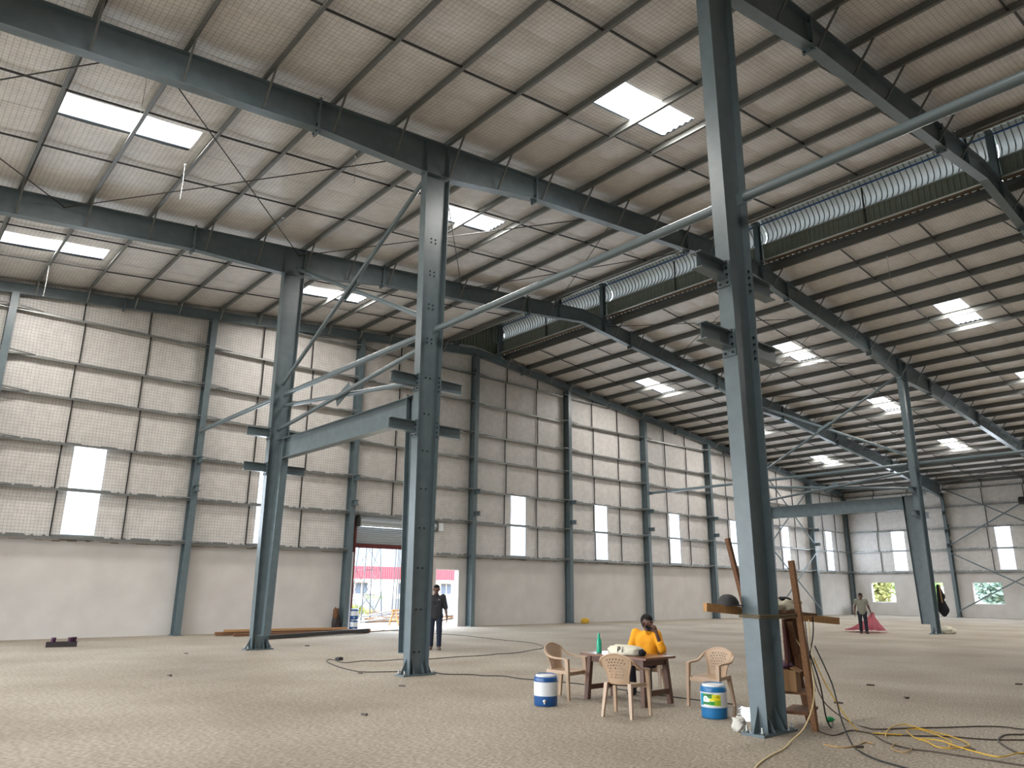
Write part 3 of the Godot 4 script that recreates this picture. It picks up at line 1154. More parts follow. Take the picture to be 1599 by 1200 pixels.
func build_rafters() -> void:
	var names := {1: "heavy steel rafter over the column nearest the plain white wall", 2: "heavy steel rafter over the column behind which the man in dark clothes stands", 3: "heavy steel rafter over the column with the wooden rack", 4: "steel rafter beyond the column with the wooden rack"}
	for f in [1, 2, 3, 4]:
		var z := ZF[f]
		var t := thing("roof_rafter", names[f], "rafter", Vector3(0, rafter_top(0) - 0.56, z))
		for side: float in [-1.0, 1.0]:
			for k in DEPTH.size() - 1:
				var a: float = DEPTH[k][0]
				var b: float = DEPTH[k + 1][0]
				var ta := rafter_top(a)
				var tb := rafter_top(b)
				var ba: float = ta - DEPTH[k][1]
				var bb: float = tb - DEPTH[k + 1][1]
				var web := MB.new()
				web.hexa([Vector3(side * a, ba, z - 0.005), Vector3(side * b, bb, z - 0.005), Vector3(side * b, bb, z + 0.005), Vector3(side * a, ba, z + 0.005), Vector3(side * a, ta, z - 0.005), Vector3(side * b, tb, z - 0.005), Vector3(side * b, tb, z + 0.005), Vector3(side * a, ta, z + 0.005)])
				partw(t, "web", web, M.painted_steel)
				for e in 2:
					var fl := MB.new()
					var ya := ta if e == 0 else ba
					var yb := tb if e == 0 else bb
					var s := -0.014 if e == 0 else 0.014
					fl.hexa([Vector3(side * a, ya, z - 0.11), Vector3(side * b, yb, z - 0.11), Vector3(side * b, yb, z + 0.11), Vector3(side * a, ya, z + 0.11), Vector3(side * a, ya + s, z - 0.11), Vector3(side * b, yb + s, z - 0.11), Vector3(side * b, yb + s, z + 0.11), Vector3(side * a, ya + s, z + 0.11)])
					partw(t, "top_flange" if e == 0 else "bottom_flange", fl, M.painted_steel)
			for x: float in [3.0, 9.45, 15.45, 21.4, 28.6]:
				var d := rafter_depth(x)
				var sp := MB.new()
				sp.span(Vector3(side * x - 0.022, rafter_top(x) - d - 0.10, z - 0.115), Vector3(side * x + 0.022, rafter_top(x) + 0.05, z + 0.115))
				var pl := partw(t, "splice_plate", sp, M.painted_steel)
				for zz: float in [-0.07, 0.07]:
					for yy: float in [-d - 0.06, -d + 0.09, -0.09]:
						var bt := MB.new()
						bt.bar(Vector3(side * x - 0.045, rafter_top(x) + yy, z + zz), Vector3(side * x + 0.045, rafter_top(x) + yy, z + zz), 0.03, 0.03)
						hang(pl, "bolt", bt.mesh(t.position), M.bolt)
			for x: float in [12.2, 12.8, 1.33]:
				var st := MB.new()
				var d := rafter_depth(x)
				st.span(Vector3(side * x - 0.006, rafter_top(x) - d + 0.014, z - 0.105), Vector3(side * x + 0.006, rafter_top(x) - 0.014, z + 0.105))
				partw(t, "stiffener", st, M.painted_steel)
			if f < 4:
				var px := purlin_x()
				for k in range(0, px.size() - 1):
					var x: float = px[k]
					var cleat := MB.new()
					cleat.span(Vector3(side * x - 0.005, rafter_top(x), z - 0.07), Vector3(side * x + 0.003, rafter_top(x) + 0.17, z + 0.07))
					partw(t, "purlin_cleat", cleat, M.painted_steel)
					for e: float in [-1.0, 1.0]:
						var br := MB.new()
						br.bar(Vector3(side * x, rafter_top(x) - rafter_depth(x) + 0.03, z + e * 0.09), Vector3(side * x, rafter_top(x) + 0.06, z + e * (0.30 + rafter_depth(x) * 0.45)), 0.035, 0.035)
						partw(t, "flange_brace", br, M.purlin_steel)
	# the end frame on the wind posts
	var g := thing("gable_rafter", "slender steel rafter along the top of the gable wall", "rafter", Vector3(0, 12.4, 0.25))
	for side: float in [-1.0, 1.0]:
		var web := MB.new()
		var e := 36.6
		for q: Array in [[0.0, 0.34, 0.005], [0.0, 0.012, 0.09], [0.328, 0.34, 0.09]]:
			var mb := MB.new()
			mb.hexa([Vector3(0, rafter_top(0) - q[1], 0.25 - q[2]), Vector3(side * e, rafter_top(e) - q[1], 0.25 - q[2]), Vector3(side * e, rafter_top(e) - q[1], 0.25 + q[2]), Vector3(0, rafter_top(0) - q[1], 0.25 + q[2]),
				Vector3(0, rafter_top(0) - q[0], 0.25 - q[2]), Vector3(side * e, rafter_top(e) - q[0], 0.25 - q[2]), Vector3(side * e, rafter_top(e) - q[0], 0.25 + q[2]), Vector3(0, rafter_top(0) - q[0], 0.25 + q[2])])
			partw(g, "web" if q[2] < 0.05 else "flange", mb, M.painted_steel)
		for x: float in [3.0, 9.45, 15.45, 21.4, 28.6]:
			var sp := MB.new()
			sp.span(Vector3(side * x - 0.02, rafter_top(x) - 0.44, 0.15), Vector3(side * x + 0.02, rafter_top(x) + 0.03, 0.35))
			partw(g, "splice_plate", sp, M.painted_steel)
		for x: float in purlin_x().slice(0, 24):
			var br := MB.new()
			br.bar(Vector3(side * x, rafter_top(x) - 0.31, 0.33), Vector3(side * x, rafter_top(x) + 0.05, 0.62), 0.035, 0.035)
			partw(g, "flange_brace", br, M.galvanised)

func local_to(mb: MB, o: Vector3) -> MB:
	for k in mb.v.size():
		mb.v[k] -= o
	return mb

func i_column(t: Node3D, h: float, d0: float, d1: float, w: float) -> void:     # flanges face x; local axes
	for s: float in [-1.0, 1.0]:
		var f := MB.new()
		var a := s * d0 / 2
		var b := s * d1 / 2
		f.hexa([Vector3(a, 0, -w / 2), Vector3(a - s * 0.016, 0, -w / 2), Vector3(a - s * 0.016, 0, w / 2), Vector3(a, 0, w / 2), Vector3(b, h, -w / 2), Vector3(b - s * 0.016, h, -w / 2), Vector3(b - s * 0.016, h, w / 2), Vector3(b, h, w / 2)])
		part(t, "flange", f, M.painted_steel)
		var g := MB.new()
		g.tri_plate(Vector3(a, 0.03, 0), Vector3(a + s * 0.14, 0.03, 0), Vector3(a, 0.32, 0), Vector3(0, 0, 0.014))
		part(t, "gusset", g, M.painted_steel)
	var web := MB.new()
	web.hexa([Vector3(-d0 / 2 + 0.016, 0, -0.006), Vector3(d0 / 2 - 0.016, 0, -0.006), Vector3(d0 / 2 - 0.016, 0, 0.006), Vector3(-d0 / 2 + 0.016, 0, 0.006),
		Vector3(-d1 / 2 + 0.016, h, -0.006), Vector3(d1 / 2 - 0.016, h, -0.006), Vector3(d1 / 2 - 0.016, h, 0.006), Vector3(-d1 / 2 + 0.016, h, 0.006)])
	part(t, "web", web, M.painted_steel)
	for s: float in [-1.0, 1.0]:
		for x: float in [-0.11, 0.11]:
			var g := MB.new()
			g.tri_plate(Vector3(x, 0.03, s * 0.006), Vector3(x, 0.03, s * 0.14), Vector3(x, 0.30, s * 0.006), Vector3(0.014, 0, 0))
			part(t, "gusset", g, M.painted_steel)
	var bp := MB.new()
	bp.span(Vector3(-d0 / 2 - 0.15, 0, -0.15), Vector3(d0 / 2 + 0.15, 0.028, 0.15))
	part(t, "base_plate", bp, M.painted_steel)
	for s: Vector2 in [Vector2(-1, -1), Vector2(1, -1), Vector2(1, 1), Vector2(-1, 1)]:
		var ab := MB.new()
		ab.lathe([Vector2(0, 0.028), Vector2(0.026, 0.028), Vector2(0.026, 0.05), Vector2(0.026, 0.05), Vector2(0.014, 0.05), Vector2(0.014, 0.10), Vector2(0.0, 0.10)], 6, Vector3(s.x * (d0 / 2 + 0.10), 0, s.y * 0.10))
		part(t, "anchor_bolt", ab, M.zinc_rail)

func column_width(y: float, h: float) -> float:
	return lerpf(0.4325, 0.638, y / h)

func column(called: String, label: String, x: float, z: float, web_bolts := false) -> Node3D:
	var t := thing(called, label, "column", Vector3(x, 0, z), 0.0, "inner columns of the hall")
	var h := rafter_top(x) - 0.86
	i_column(t, h, 0.4325, 0.638, 0.217)
	var seam := MB.new()
	for s: float in [-1.0, 1.0]:
		seam.box(Vector3(s * (column_width(0.93, h) / 2 + 0.002), 0.93, 0), Vector3(0.006, 0.012, 0.217))
	part(t, "weld_seam", seam, M.painted_steel)
	for y: float in [4.78, 5.76]:
		for s: float in [-1.0, 1.0]:
			var e := s * column_width(y, h) / 2
			var st := MB.new()
			i_beam(st, Vector3(e + s * 0.018, y, 0), Vector3(s * 0.89, y, 0), 0.23, 0.16)
			var stub := part(t, "bracket", st, M.painted_steel)
			var ep := MB.new()
			ep.box(Vector3(e + s * 0.009, y - 0.03, 0), Vector3(0.018, 0.36, 0.20))
			part(stub, "end_plate", ep, M.painted_steel)
			for q in 8:
				var bo := MB.new()
				bo.box(Vector3(e + s * 0.026, y - 0.17 + 0.095 * (q / 2) + (0.02 if q / 2 > 0 else 0.0), 0.06 if q % 2 == 0 else -0.06), Vector3(0.022, 0.026, 0.026))
				part(stub, "bolt", bo, M.bolt)
			for q in 4:
				var bo := MB.new()
				bo.box(Vector3(e - s * 0.03, y - 0.15 + 0.1 * q, 0.07), Vector3(0.022, 0.026, 0.026))
				part(stub, "bolt", bo, M.bolt)
	if web_bolts:
		for k in 12:
			var y := 0.42 + 0.78 * k
			for q in 2:
				var bo := MB.new()
				bo.box(Vector3(-0.055 + 0.11 * q, y, 0.014), Vector3(0.026, 0.026, 0.018))
				part(t, "bolt", bo, M.bolt)
				if y > 6.3:
					var b2 := MB.new()
					b2.box(Vector3(-0.055 + 0.11 * q, y + 0.09, 0.014), Vector3(0.026, 0.026, 0.018))
					part(t, "bolt", b2, M.bolt)
	return t

func build_columns() -> void:
	column("steel_column", "tall blue-grey steel column with the wooden rack roped to it", -COLX, ZF[3])
	column("steel_column", "tall steel column in front of the roller shutter doorway, bolts along its web", -COLX, ZF[2], true)
	column("steel_column", "tall steel column nearest the long plain white wall, portal beam on its right", -COLX, ZF[1])
	column("steel_column", "tall steel column with dark clothes hanging on it and a sack at its foot", COLX, ZF[2], true)
	column("steel_column", "tall steel column almost hidden behind the one with the wooden rack", COLX, ZF[1])
	column("steel_column", "tall steel column of the far row outside the picture on the right", COLX, ZF[3])
	# columns in the right wall
	for f in [0, 1, 2, 3]:
		var t := thing("wall_column", "dark steel column in the corner of gable and window wall" if f == 0 else "dark steel column in the window wall", "column", Vector3(XW - 0.24, 0, ZF[f] + (0.2 if f == 0 else 0.0)), 0.0, "" if f == 0 else "columns in the window wall")
		var h := rafter_top(XW) - (0.34 if f == 0 else 0.55)
		i_column(t, h, 0.34, 0.36 if f == 0 else 0.46, 0.20)
		if f > 0:
			for y: float in [4.78, 5.76, 7.0]:
				var st := MB.new()
				i_beam(st, Vector3(-0.2, y, 0), Vector3(-0.5, y, 0), 0.23, 0.16)
				part(t, "bracket", st, M.painted_steel)
			var hb := MB.new()
			hb.tri_plate(Vector3(-0.22, h, 0), Vector3(-0.75, h + 0.08, 0), Vector3(-0.2, h - 0.55, 0), Vector3(0, 0, 0.03))
			part(t, "knee_plate", hb, M.painted_steel)

# ------------------------------------------------------------------ bracing, ties, the portal beams
func pipe(called: String, label: String, a: Vector3, b: Vector3, r: float, group: String) -> Node3D:
	var t := thing(called, label, "pipe", a, 0.0, group)
	var mb := MB.new()
	var d := (b - a).normalized()
	mb.tube([a + d * 0.12, b - d * 0.12], r, 12)
	partw(t, "tube", mb, M.painted_steel)
	for e in 2:
		var g := MB.new()
		var o := a if e == 0 else b
		var w := d if e == 0 else -d
		g.bar(o, o + w * 0.22, 0.012, r * 2.6, Vector3.UP)
		partw(t, "end_plate", g, M.painted_steel)
	return t

func build_bracing() -> void:
	var n := 0.12
	for x: float in [-COLX, COLX]:
		var row := "the row by the roller shutter" if x < 0 else "the far row"
		# tie pipe along each row of columns
		for b in 4:
			var where: String = ["from gable post to first column", "over the portal beam", "running to the rack column" if x < 0 else "past the column with hanging clothes", "running on from the rack column" if x < 0 else "beyond the picture"][b]
			pipe("tie_pipe", "grey tie pipe " + where + " in " + row, Vector3(x, 6.9, ZF[b] + (0.45 if b == 0 else n)), Vector3(x, 6.9, ZF[b + 1] - n), 0.07, "tie pipes of " + row)
		# braced bay between frames 1 and 2
		var za := ZF[1] + n
		var zb := ZF[2] - n
		for e in 2:
			var qs: Array = [[[7.2, 10.85], [10.85, 7.25]], [[6.6, 5.87], [5.87, 6.58]]][e]
			var br := thing("cross_brace", ("tall" if e == 0 else "flat") + " cross of brace pipes above the portal beam of " + row, "brace", Vector3(x, 5.87, (za + zb) / 2))
			for q: Array in qs:
				var dx := 0.06 if q[0] > q[1] else -0.06
				var pm := MB.new()
				pm.tube([Vector3(x + dx, q[0], za), Vector3(x + dx, q[1], zb)], 0.055, 12)
				partw(br, "pipe", pm, M.painted_steel)
			var mb := MB.new()
			mb.box(Vector3(x, [9.05, 6.24][e], (za + zb) / 2), Vector3(0.02, 0.26, 0.7), Basis(Vector3.RIGHT, -0.42))
			partw(br, "gusset_plate", mb, M.painted_steel)
		# portal frame: beam and two tapering legs bolted to the columns
		var p := thing("portal_beam", "deep blue-grey portal beam with tapering legs between two columns of " + row, "beam", Vector3(x, 0.37, (za + zb) / 2))
		var bm := MB.new()
		i_beam(bm, Vector3(x, 5.28, za + 0.45), Vector3(x, 5.28, zb - 0.45), 0.56, 0.22, 0.014, 0.01)
		partw(p, "beam", bm, M.painted_steel)
		for e in 2:
			var z := za if e == 0 else zb
			var s := 1.0 if e == 0 else -1.0
			var lw := MB.new()
			lw.hexa([Vector3(x - 0.005, 0.37, z), Vector3(x + 0.005, 0.37, z), Vector3(x + 0.005, 0.37, z + s * 0.36), Vector3(x - 0.005, 0.37, z + s * 0.36), Vector3(x - 0.005, 5.6, z), Vector3(x + 0.005, 5.6, z), Vector3(x + 0.005, 5.6, z + s * 0.5), Vector3(x - 0.005, 5.6, z + s * 0.5)])
			var leg := partw(p, "leg", lw, M.painted_steel)
			var fl := MB.new()
			fl.hexa([Vector3(x - 0.10, 0.37, z + s * 0.36), Vector3(x + 0.10, 0.37, z + s * 0.36), Vector3(x + 0.10, 0.37, z + s * 0.374), Vector3(x - 0.10, 0.37, z + s * 0.374), Vector3(x - 0.10, 5.62, z + s * 0.5), Vector3(x + 0.10, 5.62, z + s * 0.5), Vector3(x + 0.10, 5.62, z + s * 0.514), Vector3(x - 0.10, 5.62, z + s * 0.514)])
			hang(leg, "flange", local_to(fl, p.position).mesh(), M.painted_steel)
			var pl := MB.new()
			pl.span(Vector3(x - 0.10, 0.37, minf(z, z + s * 0.36)), Vector3(x + 0.10, 0.384, maxf(z, z + s * 0.36)))
			hang(leg, "foot_plate", local_to(pl, p.position).mesh(), M.painted_steel)
			var tp := MB.new()
			tp.span(Vector3(x - 0.11, 5.56, minf(z, z + s * 0.52)), Vector3(x + 0.11, 5.575, maxf(z, z + s * 0.52)))
			hang(leg, "cap_plate", local_to(tp, p.position).mesh(), M.painted_steel)
	# thin cross rods under the roof in the braced bay
	var cells := [-24.8, -18.6, -12.4, -6.2, -1.6, 1.6, 6.2, 12.4, 18.6, 24.8, 30.8, 36.4]
	for k in cells.size() - 1:
		if k == 4:
			continue
		var a: float = cells[k]
		var b: float = cells[k + 1]
		var lab := "thin steel rod cross under the left roof slope" if b <= 0 else "thin steel rod cross under the right roof slope"
		var t := thing("rod_cross", lab, "brace", Vector3((a + b) / 2, rafter_top((a + b) / 2) - 0.2, (ZF[1] + ZF[2]) / 2), 0.0, lab + "s")
		for e in 2:
			var x0 := a if e == 0 else b
			var x1 := b if e == 0 else a
			var mb := MB.new()
			mb.tube([Vector3(x0, rafter_top(x0) - 0.20 + 0.03 * e, ZF[1] + 0.02), Vector3(x1, rafter_top(x1) - 0.20 + 0.03 * e, ZF[2] - 0.02)], 0.014, 6)
			partw(t, "rod", mb, M.rod)
	# crossed angles in the gable and in the window wall
	var x_sets := [[Vector3(25.0, 9.2, 0.5), Vector3(30.85, 4.8, 0.5)], [Vector3(25.0, 4.8, 0.5), Vector3(30.85, 9.0, 0.5)], [Vector3(25.0, 4.35, 0.5), Vector3(30.85, 0.4, 0.5)], [Vector3(25.0, 0.4, 0.5), Vector3(30.85, 4.35, 0.5)]]
	for e in 2:
		var t := thing("wall_brace", ("upper" if e == 0 else "lower") + " cross of dark brace angles on the gable wall", "brace", Vector3(27.9, [4.8, 0.4][e], 0.5))
		for k in 2:
			var q: Array = x_sets[e * 2 + k]
			var mb := MB.new()
			mb.bar(q[0] + Vector3(0, 0, 0.06 * k), q[1] + Vector3(0, 0, 0.06 * k), 0.05, 0.07)
			partw(t, "angle", mb, M.painted_steel)
	for b in [1, 2]:
		for e in 2:
			var t := thing("wall_brace", ("upper" if e == 0 else "lower") + " cross of dark brace angles on the window wall" + ("" if b == 1 else ", outside the picture"), "brace", Vector3(XW - 0.5, [4.8, 0.45][e], (ZF[b] + ZF[b + 1]) / 2))
			for k in 2:
				var q: Array = [[[4.8, 8.7], [8.7, 4.8]], [[0.45, 4.25], [4.25, 0.45]]][e][k]
				var mb := MB.new()
				mb.bar(Vector3(XW - 0.50 - 0.06 * k, q[0], ZF[b] + 0.15), Vector3(XW - 0.50 - 0.06 * k, q[1], ZF[b + 1] - 0.15), 0.05, 0.08)
				partw(t, "angle", mb, M.painted_steel)
	var du := thing("black_duct", "black round duct high on the window wall", "duct", Vector3(35.9, 7.45, 12.1))
	var dm := MB.new()
	dm.tube([Vector3(35.9, 7.45, 12.1), Vector3(35.9, 7.45, 18.0)], 0.25, 20)
	partw(du, "tube", dm, M.black_rubber)
	for z: float in [13.0, 15.2, 17.4]:
		var br := MB.new()
		br.span(Vector3(35.75, 7.15, z), Vector3(36.78, 7.2, z + 0.05))
		partw(du, "bracket", br, M.painted_steel)

# ------------------------------------------------------------------ roller shutter and doorways
func build_door() -> void:
	var d := setting("door_1")
	var n := 0
	var y := 3.32
	while y < 4.02:
		var s := MB.new()
		var rows := []
		for q in 6:
			var a := PI * q / 5.0
			rows.append([Vector3(-5.70, y + 0.08 * q / 5.0, -0.10 + 0.022 * sin(a)), Vector3(-2.0, y + 0.08 * q / 5.0, -0.10 + 0.022 * sin(a))])
		s.sheet(rows, Vector3.BACK)
		s.span(Vector3(-5.70, y, -0.112), Vector3(-2.0, y + 0.08, -0.102))
		part(d, "shutter_slat", s, M.shutter_slat)
		y += 0.078
		n += 1
	var bar := MB.new()
	bar.span(Vector3(-5.74, 3.16, -0.15), Vector3(-1.96, 3.32, -0.05))
	part(d, "bottom_bar", bar, M.red_oxide)
	for x: float in [-5.76, -1.94]:
		var g := MB.new()
		g.span(Vector3(x - 0.045, 0.0, -0.17), Vector3(x + 0.045, 4.3, 0.01))
		part(d, "guide_rail", g, M.red_oxide)
		var e := MB.new()
		e.span(Vector3(x - 0.02, 3.98, -0.1), Vector3(x + 0.02, 4.45, 0.36))
		part(d, "drum_bracket", e, M.shutter_hood)
	var hood := MB.new()
	hood.tube([Vector3(-5.72, 4.2, 0.14), Vector3(-1.98, 4.2, 0.14)], 0.19, 20)
	part(d, "rolled_curtain", hood, M.shutter_slat)
	var motor := MB.new()
	motor.span(Vector3(-1.90, 4.02, 0.02), Vector3(-1.62, 4.36, 0.3))
	part(d, "motor_box", motor, M.white_paint)
	var pier := MB.new()
	pier.span(Vector3(-5.98, 0, 0.0), Vector3(-5.80, 2.97, 0.03))
	part(d, "white_jamb", pier, M.white_paint)
	var d2 := setting("door_2")
	var jm := MB.new()
	jm.span(Vector3(-0.50, 0, -0.29), Vector3(-0.474, 2.42, 0.004))
	jm.span(Vector3(-1.73, 0, -0.29), Vector3(-1.70, 2.42, 0.004))
	jm.span(Vector3(-1.70, 2.38, -0.29), Vector3(-0.50, 2.42, 0.004))
	part(d2, "door_jamb", jm, M.white_paint)

# ------------------------------------------------------------------ outside
func build_yard() -> void:
	var y := setting("trim_2")
	var mb := MB.new()
	mb.span(Vector3(-45, -0.35, -5.0), Vector3(90, -0.02, -0.3))
	mb.span(Vector3(-90, -0.4, -60.0), Vector3(90, -0.12, -5.0))
	mb.span(Vector3(38, -0.6, -5), Vector3(110, -0.35, 60))
	mb.span(Vector3(-110, -0.6, -5), Vector3(-40, -0.3, 60))
	part(y, "yard_ground", mb, M.yard_soil)
	# shed beyond the compound wall
	var s := thing("white_shed", "white shed with a red band and pale corrugated cladding, seen through the shutter", "shed", Vector3(14, -0.12, -24.0))
	var w := MB.new()
	w.span(Vector3(2, -0.12, -30.0), Vector3(26, 2.25, -24.0))
	partw(s, "wall", w, M.shed_white)
	for q: Array in [[2.25, 3.18, "red_cladding", M.shed_red], [3.18, 5.4, "pale_cladding", M.shed_pale]]:
		var r := MB.new()
		var x := 2.0
		while x < 26.0:
			r.span(Vector3(x, q[0], -30.0), Vector3(x + 0.14, q[1], -23.95))
			r.span(Vector3(x + 0.14, q[0], -29.95), Vector3(x + 0.2, q[1], -23.985))
			x += 0.2
		partw(s, q[2], r, q[3])
	for x: float in [7.9, 11.75, 15.75, 19.6]:
		var f := MB.new()
		f.span(Vector3(x, 1.16, -24.02), Vector3(x + 1.0, 1.92, -23.97))
		var win := partw(s, "window", f, M.window_dark)
		var c := MB.new()
		c.span(Vector3(x - 0.12, 1.98, -24.0), Vector3(x + 1.12, 2.06, -23.6))
		var pn := MB.new()
		pn.span(Vector3(x + 0.46, 1.16, -23.97), Vector3(x + 0.54, 1.92, -23.95))
		hang(win, "mullion", local_to(pn, s.position).mesh(), M.shed_white)
		partw(s, "sunshade", c, M.shed_white)
	# precast compound wall: posts and planks
	var cw := thing("compound_wall", "low grey precast compound wall with horizontal planks in front of the shed", "wall", Vector3(6, -0.12, -18.0))
	var x := -4.0
	while x < 20.0:
		var p := MB.new()
		p.span(Vector3(x - 0.07, -0.12, -18.08), Vector3(x + 0.07, 0.9, -17.92))
		partw(cw, "post", p, M.yard_concrete)
		for k in 4:
			var pl := MB.new()
			pl.span(Vector3(x + 0.07, -0.12 + 0.25 * k, -18.03), Vector3(x + 1.93, -0.12 + 0.25 * k + 0.237, -17.97))
			partw(cw, "plank", pl, M.yard_concrete)
		x += 2.0
	# lattice mast
	for q: Array in [[0.2, 1.3, -10.0, "grey steel lattice mast with four legs, seen through the shutter"], [2.55, 2.9, -10.0, "slim grey lattice pole beside the larger mast, seen through the shutter"]]:
		var big: bool = q[1] - q[0] > 0.6
		var t := thing("lattice_mast", q[3], "mast", Vector3((q[0] + q[1]) / 2, -0.12, q[2]))
		var hw: float = (q[1] - q[0]) / 2
		var top := 8.0
		var legs := []
		for c: Vector2 in [Vector2(-1, -1), Vector2(1, -1), Vector2(1, 1), Vector2(-1, 1)]:
			var a := Vector3(c.x * hw * 1.15, 0, c.y * hw * 1.15)
			var b := Vector3(c.x * hw * 0.4, top, c.y * hw * 0.4)
			legs.append([a, b])
			var l := MB.new()
			l.bar(a, b, 0.045, 0.045)
			part(t, "leg", l, M.lattice_steel)
		if big:
			for k in 6:
				for e in 4:
					var la: Array = legs[e]
					var lb: Array = legs[(e + 1) % 4]
					var p0: Vector3 = la[0].lerp(la[1], k / 6.0)
					var p1: Vector3 = lb[0].lerp(lb[1], (k + 1) / 6.0)
					var p2: Vector3 = lb[0].lerp(lb[1], k / 6.0)
					var br := MB.new()
					if k % 2 == 0:
						br.bar(p0, p1, 0.03, 0.03)
					else:
						br.bar(la[0].lerp(la[1], (k + 1) / 6.0), p2, 0.03, 0.03)
					br.bar(p0, p2, 0.03, 0.03)
					part(t, "lacing", br, M.lattice_steel)
	# builders' timber and a trestle just outside
	for k in 22:
		var pz := rng.randf_range(-11.5, -5.6)
		var at := Vector3(-3.9 + (-pz - 3.0) * 0.62 + rng.randf_range(0.0, 1.6) + (4.2 if k > 16 else 0.0), -0.07 + (0.09 * (k % 4) if k < 17 else 0.0), pz)
		var t := thing("scrap_pole", "pale timber pole in the heap outside the shutter", "pole", at, 0.0, "poles in the heap outside the shutter")
		var a := Vector3.ZERO
		var ang := rng.randf_range(-0.5, 0.5)
		var l := rng.randf_range(1.4, 3.0)
		var b := Vector3(cos(ang) * l, rng.randf_range(-0.02, 0.22), sin(ang) * l)
		var pm := MB.new()
		pm.tube([a, (a + b) * 0.5 + Vector3(0, 0.03, 0), b], 0.045, 6)
		part(t, "pole", pm, [M.yard_concrete, M.mid_timber, M.old_timber][k % 3])
	var tr := thing("timber_trestle", "yellow timber trestle standing outside the shutter", "trestle", Vector3(-1.75, -0.02, -2.6), 0.3)
	for e: float in [-0.45, 0.45]:
		for s2: float in [-1.0, 1.0]:
			var l := MB.new()
			l.bar(Vector3(e, 0, s2 * 0.28), Vector3(e, 0.62, s2 * 0.05), 0.06, 0.06)
			part(tr, "leg", l, M.raw_timber)
		var br := MB.new()
		br.bar(Vector3(e, 0.25, -0.2), Vector3(e, 0.25, 0.2), 0.04, 0.06)
		part(tr, "crossbar", br, M.raw_timber)
	var tb := MB.new()
	tb.bar(Vector3(-0.65, 0.64, 0), Vector3(0.65, 0.64, 0), 0.08, 0.08)
	part(tr, "beam", tb, M.raw_timber)
	# weeds and shrubs
	for q: Array in [[Vector3(1.4, -0.12, -12.2), 0.9, "yellow-green weeds growing by the timber heap outside the shutter", M.dry_grass, 90], [Vector3(3.4, -0.12, -14.0), 0.6, "low green weeds in front of the compound wall", M.leaf_olive, 60], [Vector3(7.3, -0.12, -20.0), 1.6, "small green shrub rising above the compound wall", M.leaf, 60]]:
		var t := thing("weed_clump", q[2], "plant", q[0])
		var pm := MB.new()
		for k in q[4]:
			var a := rng.randf() * TAU
			var r: float = sqrt(rng.randf()) * q[1] * 0.8
			var base := Vector3(cos(a) * r * 0.5, 0, sin(a) * r * 0.5)
			var tip := base + Vector3(cos(a) * r * 0.5, q[1] * rng.randf_range(0.5, 1.0), sin(a) * r * 0.5)
			var side := Vector3(sin(a), 0, -cos(a)) * 0.05
			var mid := (base + tip) * 0.5 + Vector3(0, 0.08, 0)
			pm.facing(base, mid - side, tip, mid + side, Vector3(0.2, 0.4, 1))
		var o := part(t, "leaves", pm, q[3])
		o.set_meta("kind", "stuff")
	# trees beyond the window wall
	for k in 10:
		var kind: int = k % 3
		var t := thing("garden_tree", ["round green tree beyond the window wall", "bluish green tree beyond the window wall", "olive green tree beyond the window wall"][kind], "tree", Vector3(rng.randf_range(50, 57), -0.35, -14.0 + 4.5 * k), 0.0, ["green trees beyond the windows", "bluish trees beyond the windows", "olive trees beyond the windows"][kind])
		var tk := MB.new()
		tk.tube([Vector3.ZERO, Vector3(0.1, 1.0, 0), Vector3(0, 2.4, 0.1)], 0.14, 8, 0.08)
		part(t, "trunk", tk, M.bark)
		var cr := MB.new()
		for q in 1500:
			var d := Vector3(rng.randfn(), rng.randfn(), rng.randfn()).normalized() * pow(rng.randf(), 0.4)
			var c := Vector3(0, 2.6, 0) + d * Vector3(2.0, 2.0, 2.0)
			var n := Vector3(rng.randfn(), rng.randfn(), rng.randfn()).normalized()
			var e := n.cross(Vector3(0.3, 1, 0.2)).normalized() * rng.randf_range(0.16, 0.34)
			var g := n.cross(e).normalized() * 0.16
			cr.facing(c - e, c - g, c + e, c + g, n)
		var o := part(t, "crown", cr, [M.leaf, M.leaf_blue, M.leaf_olive][kind])
		o.set_meta("kind", "stuff")

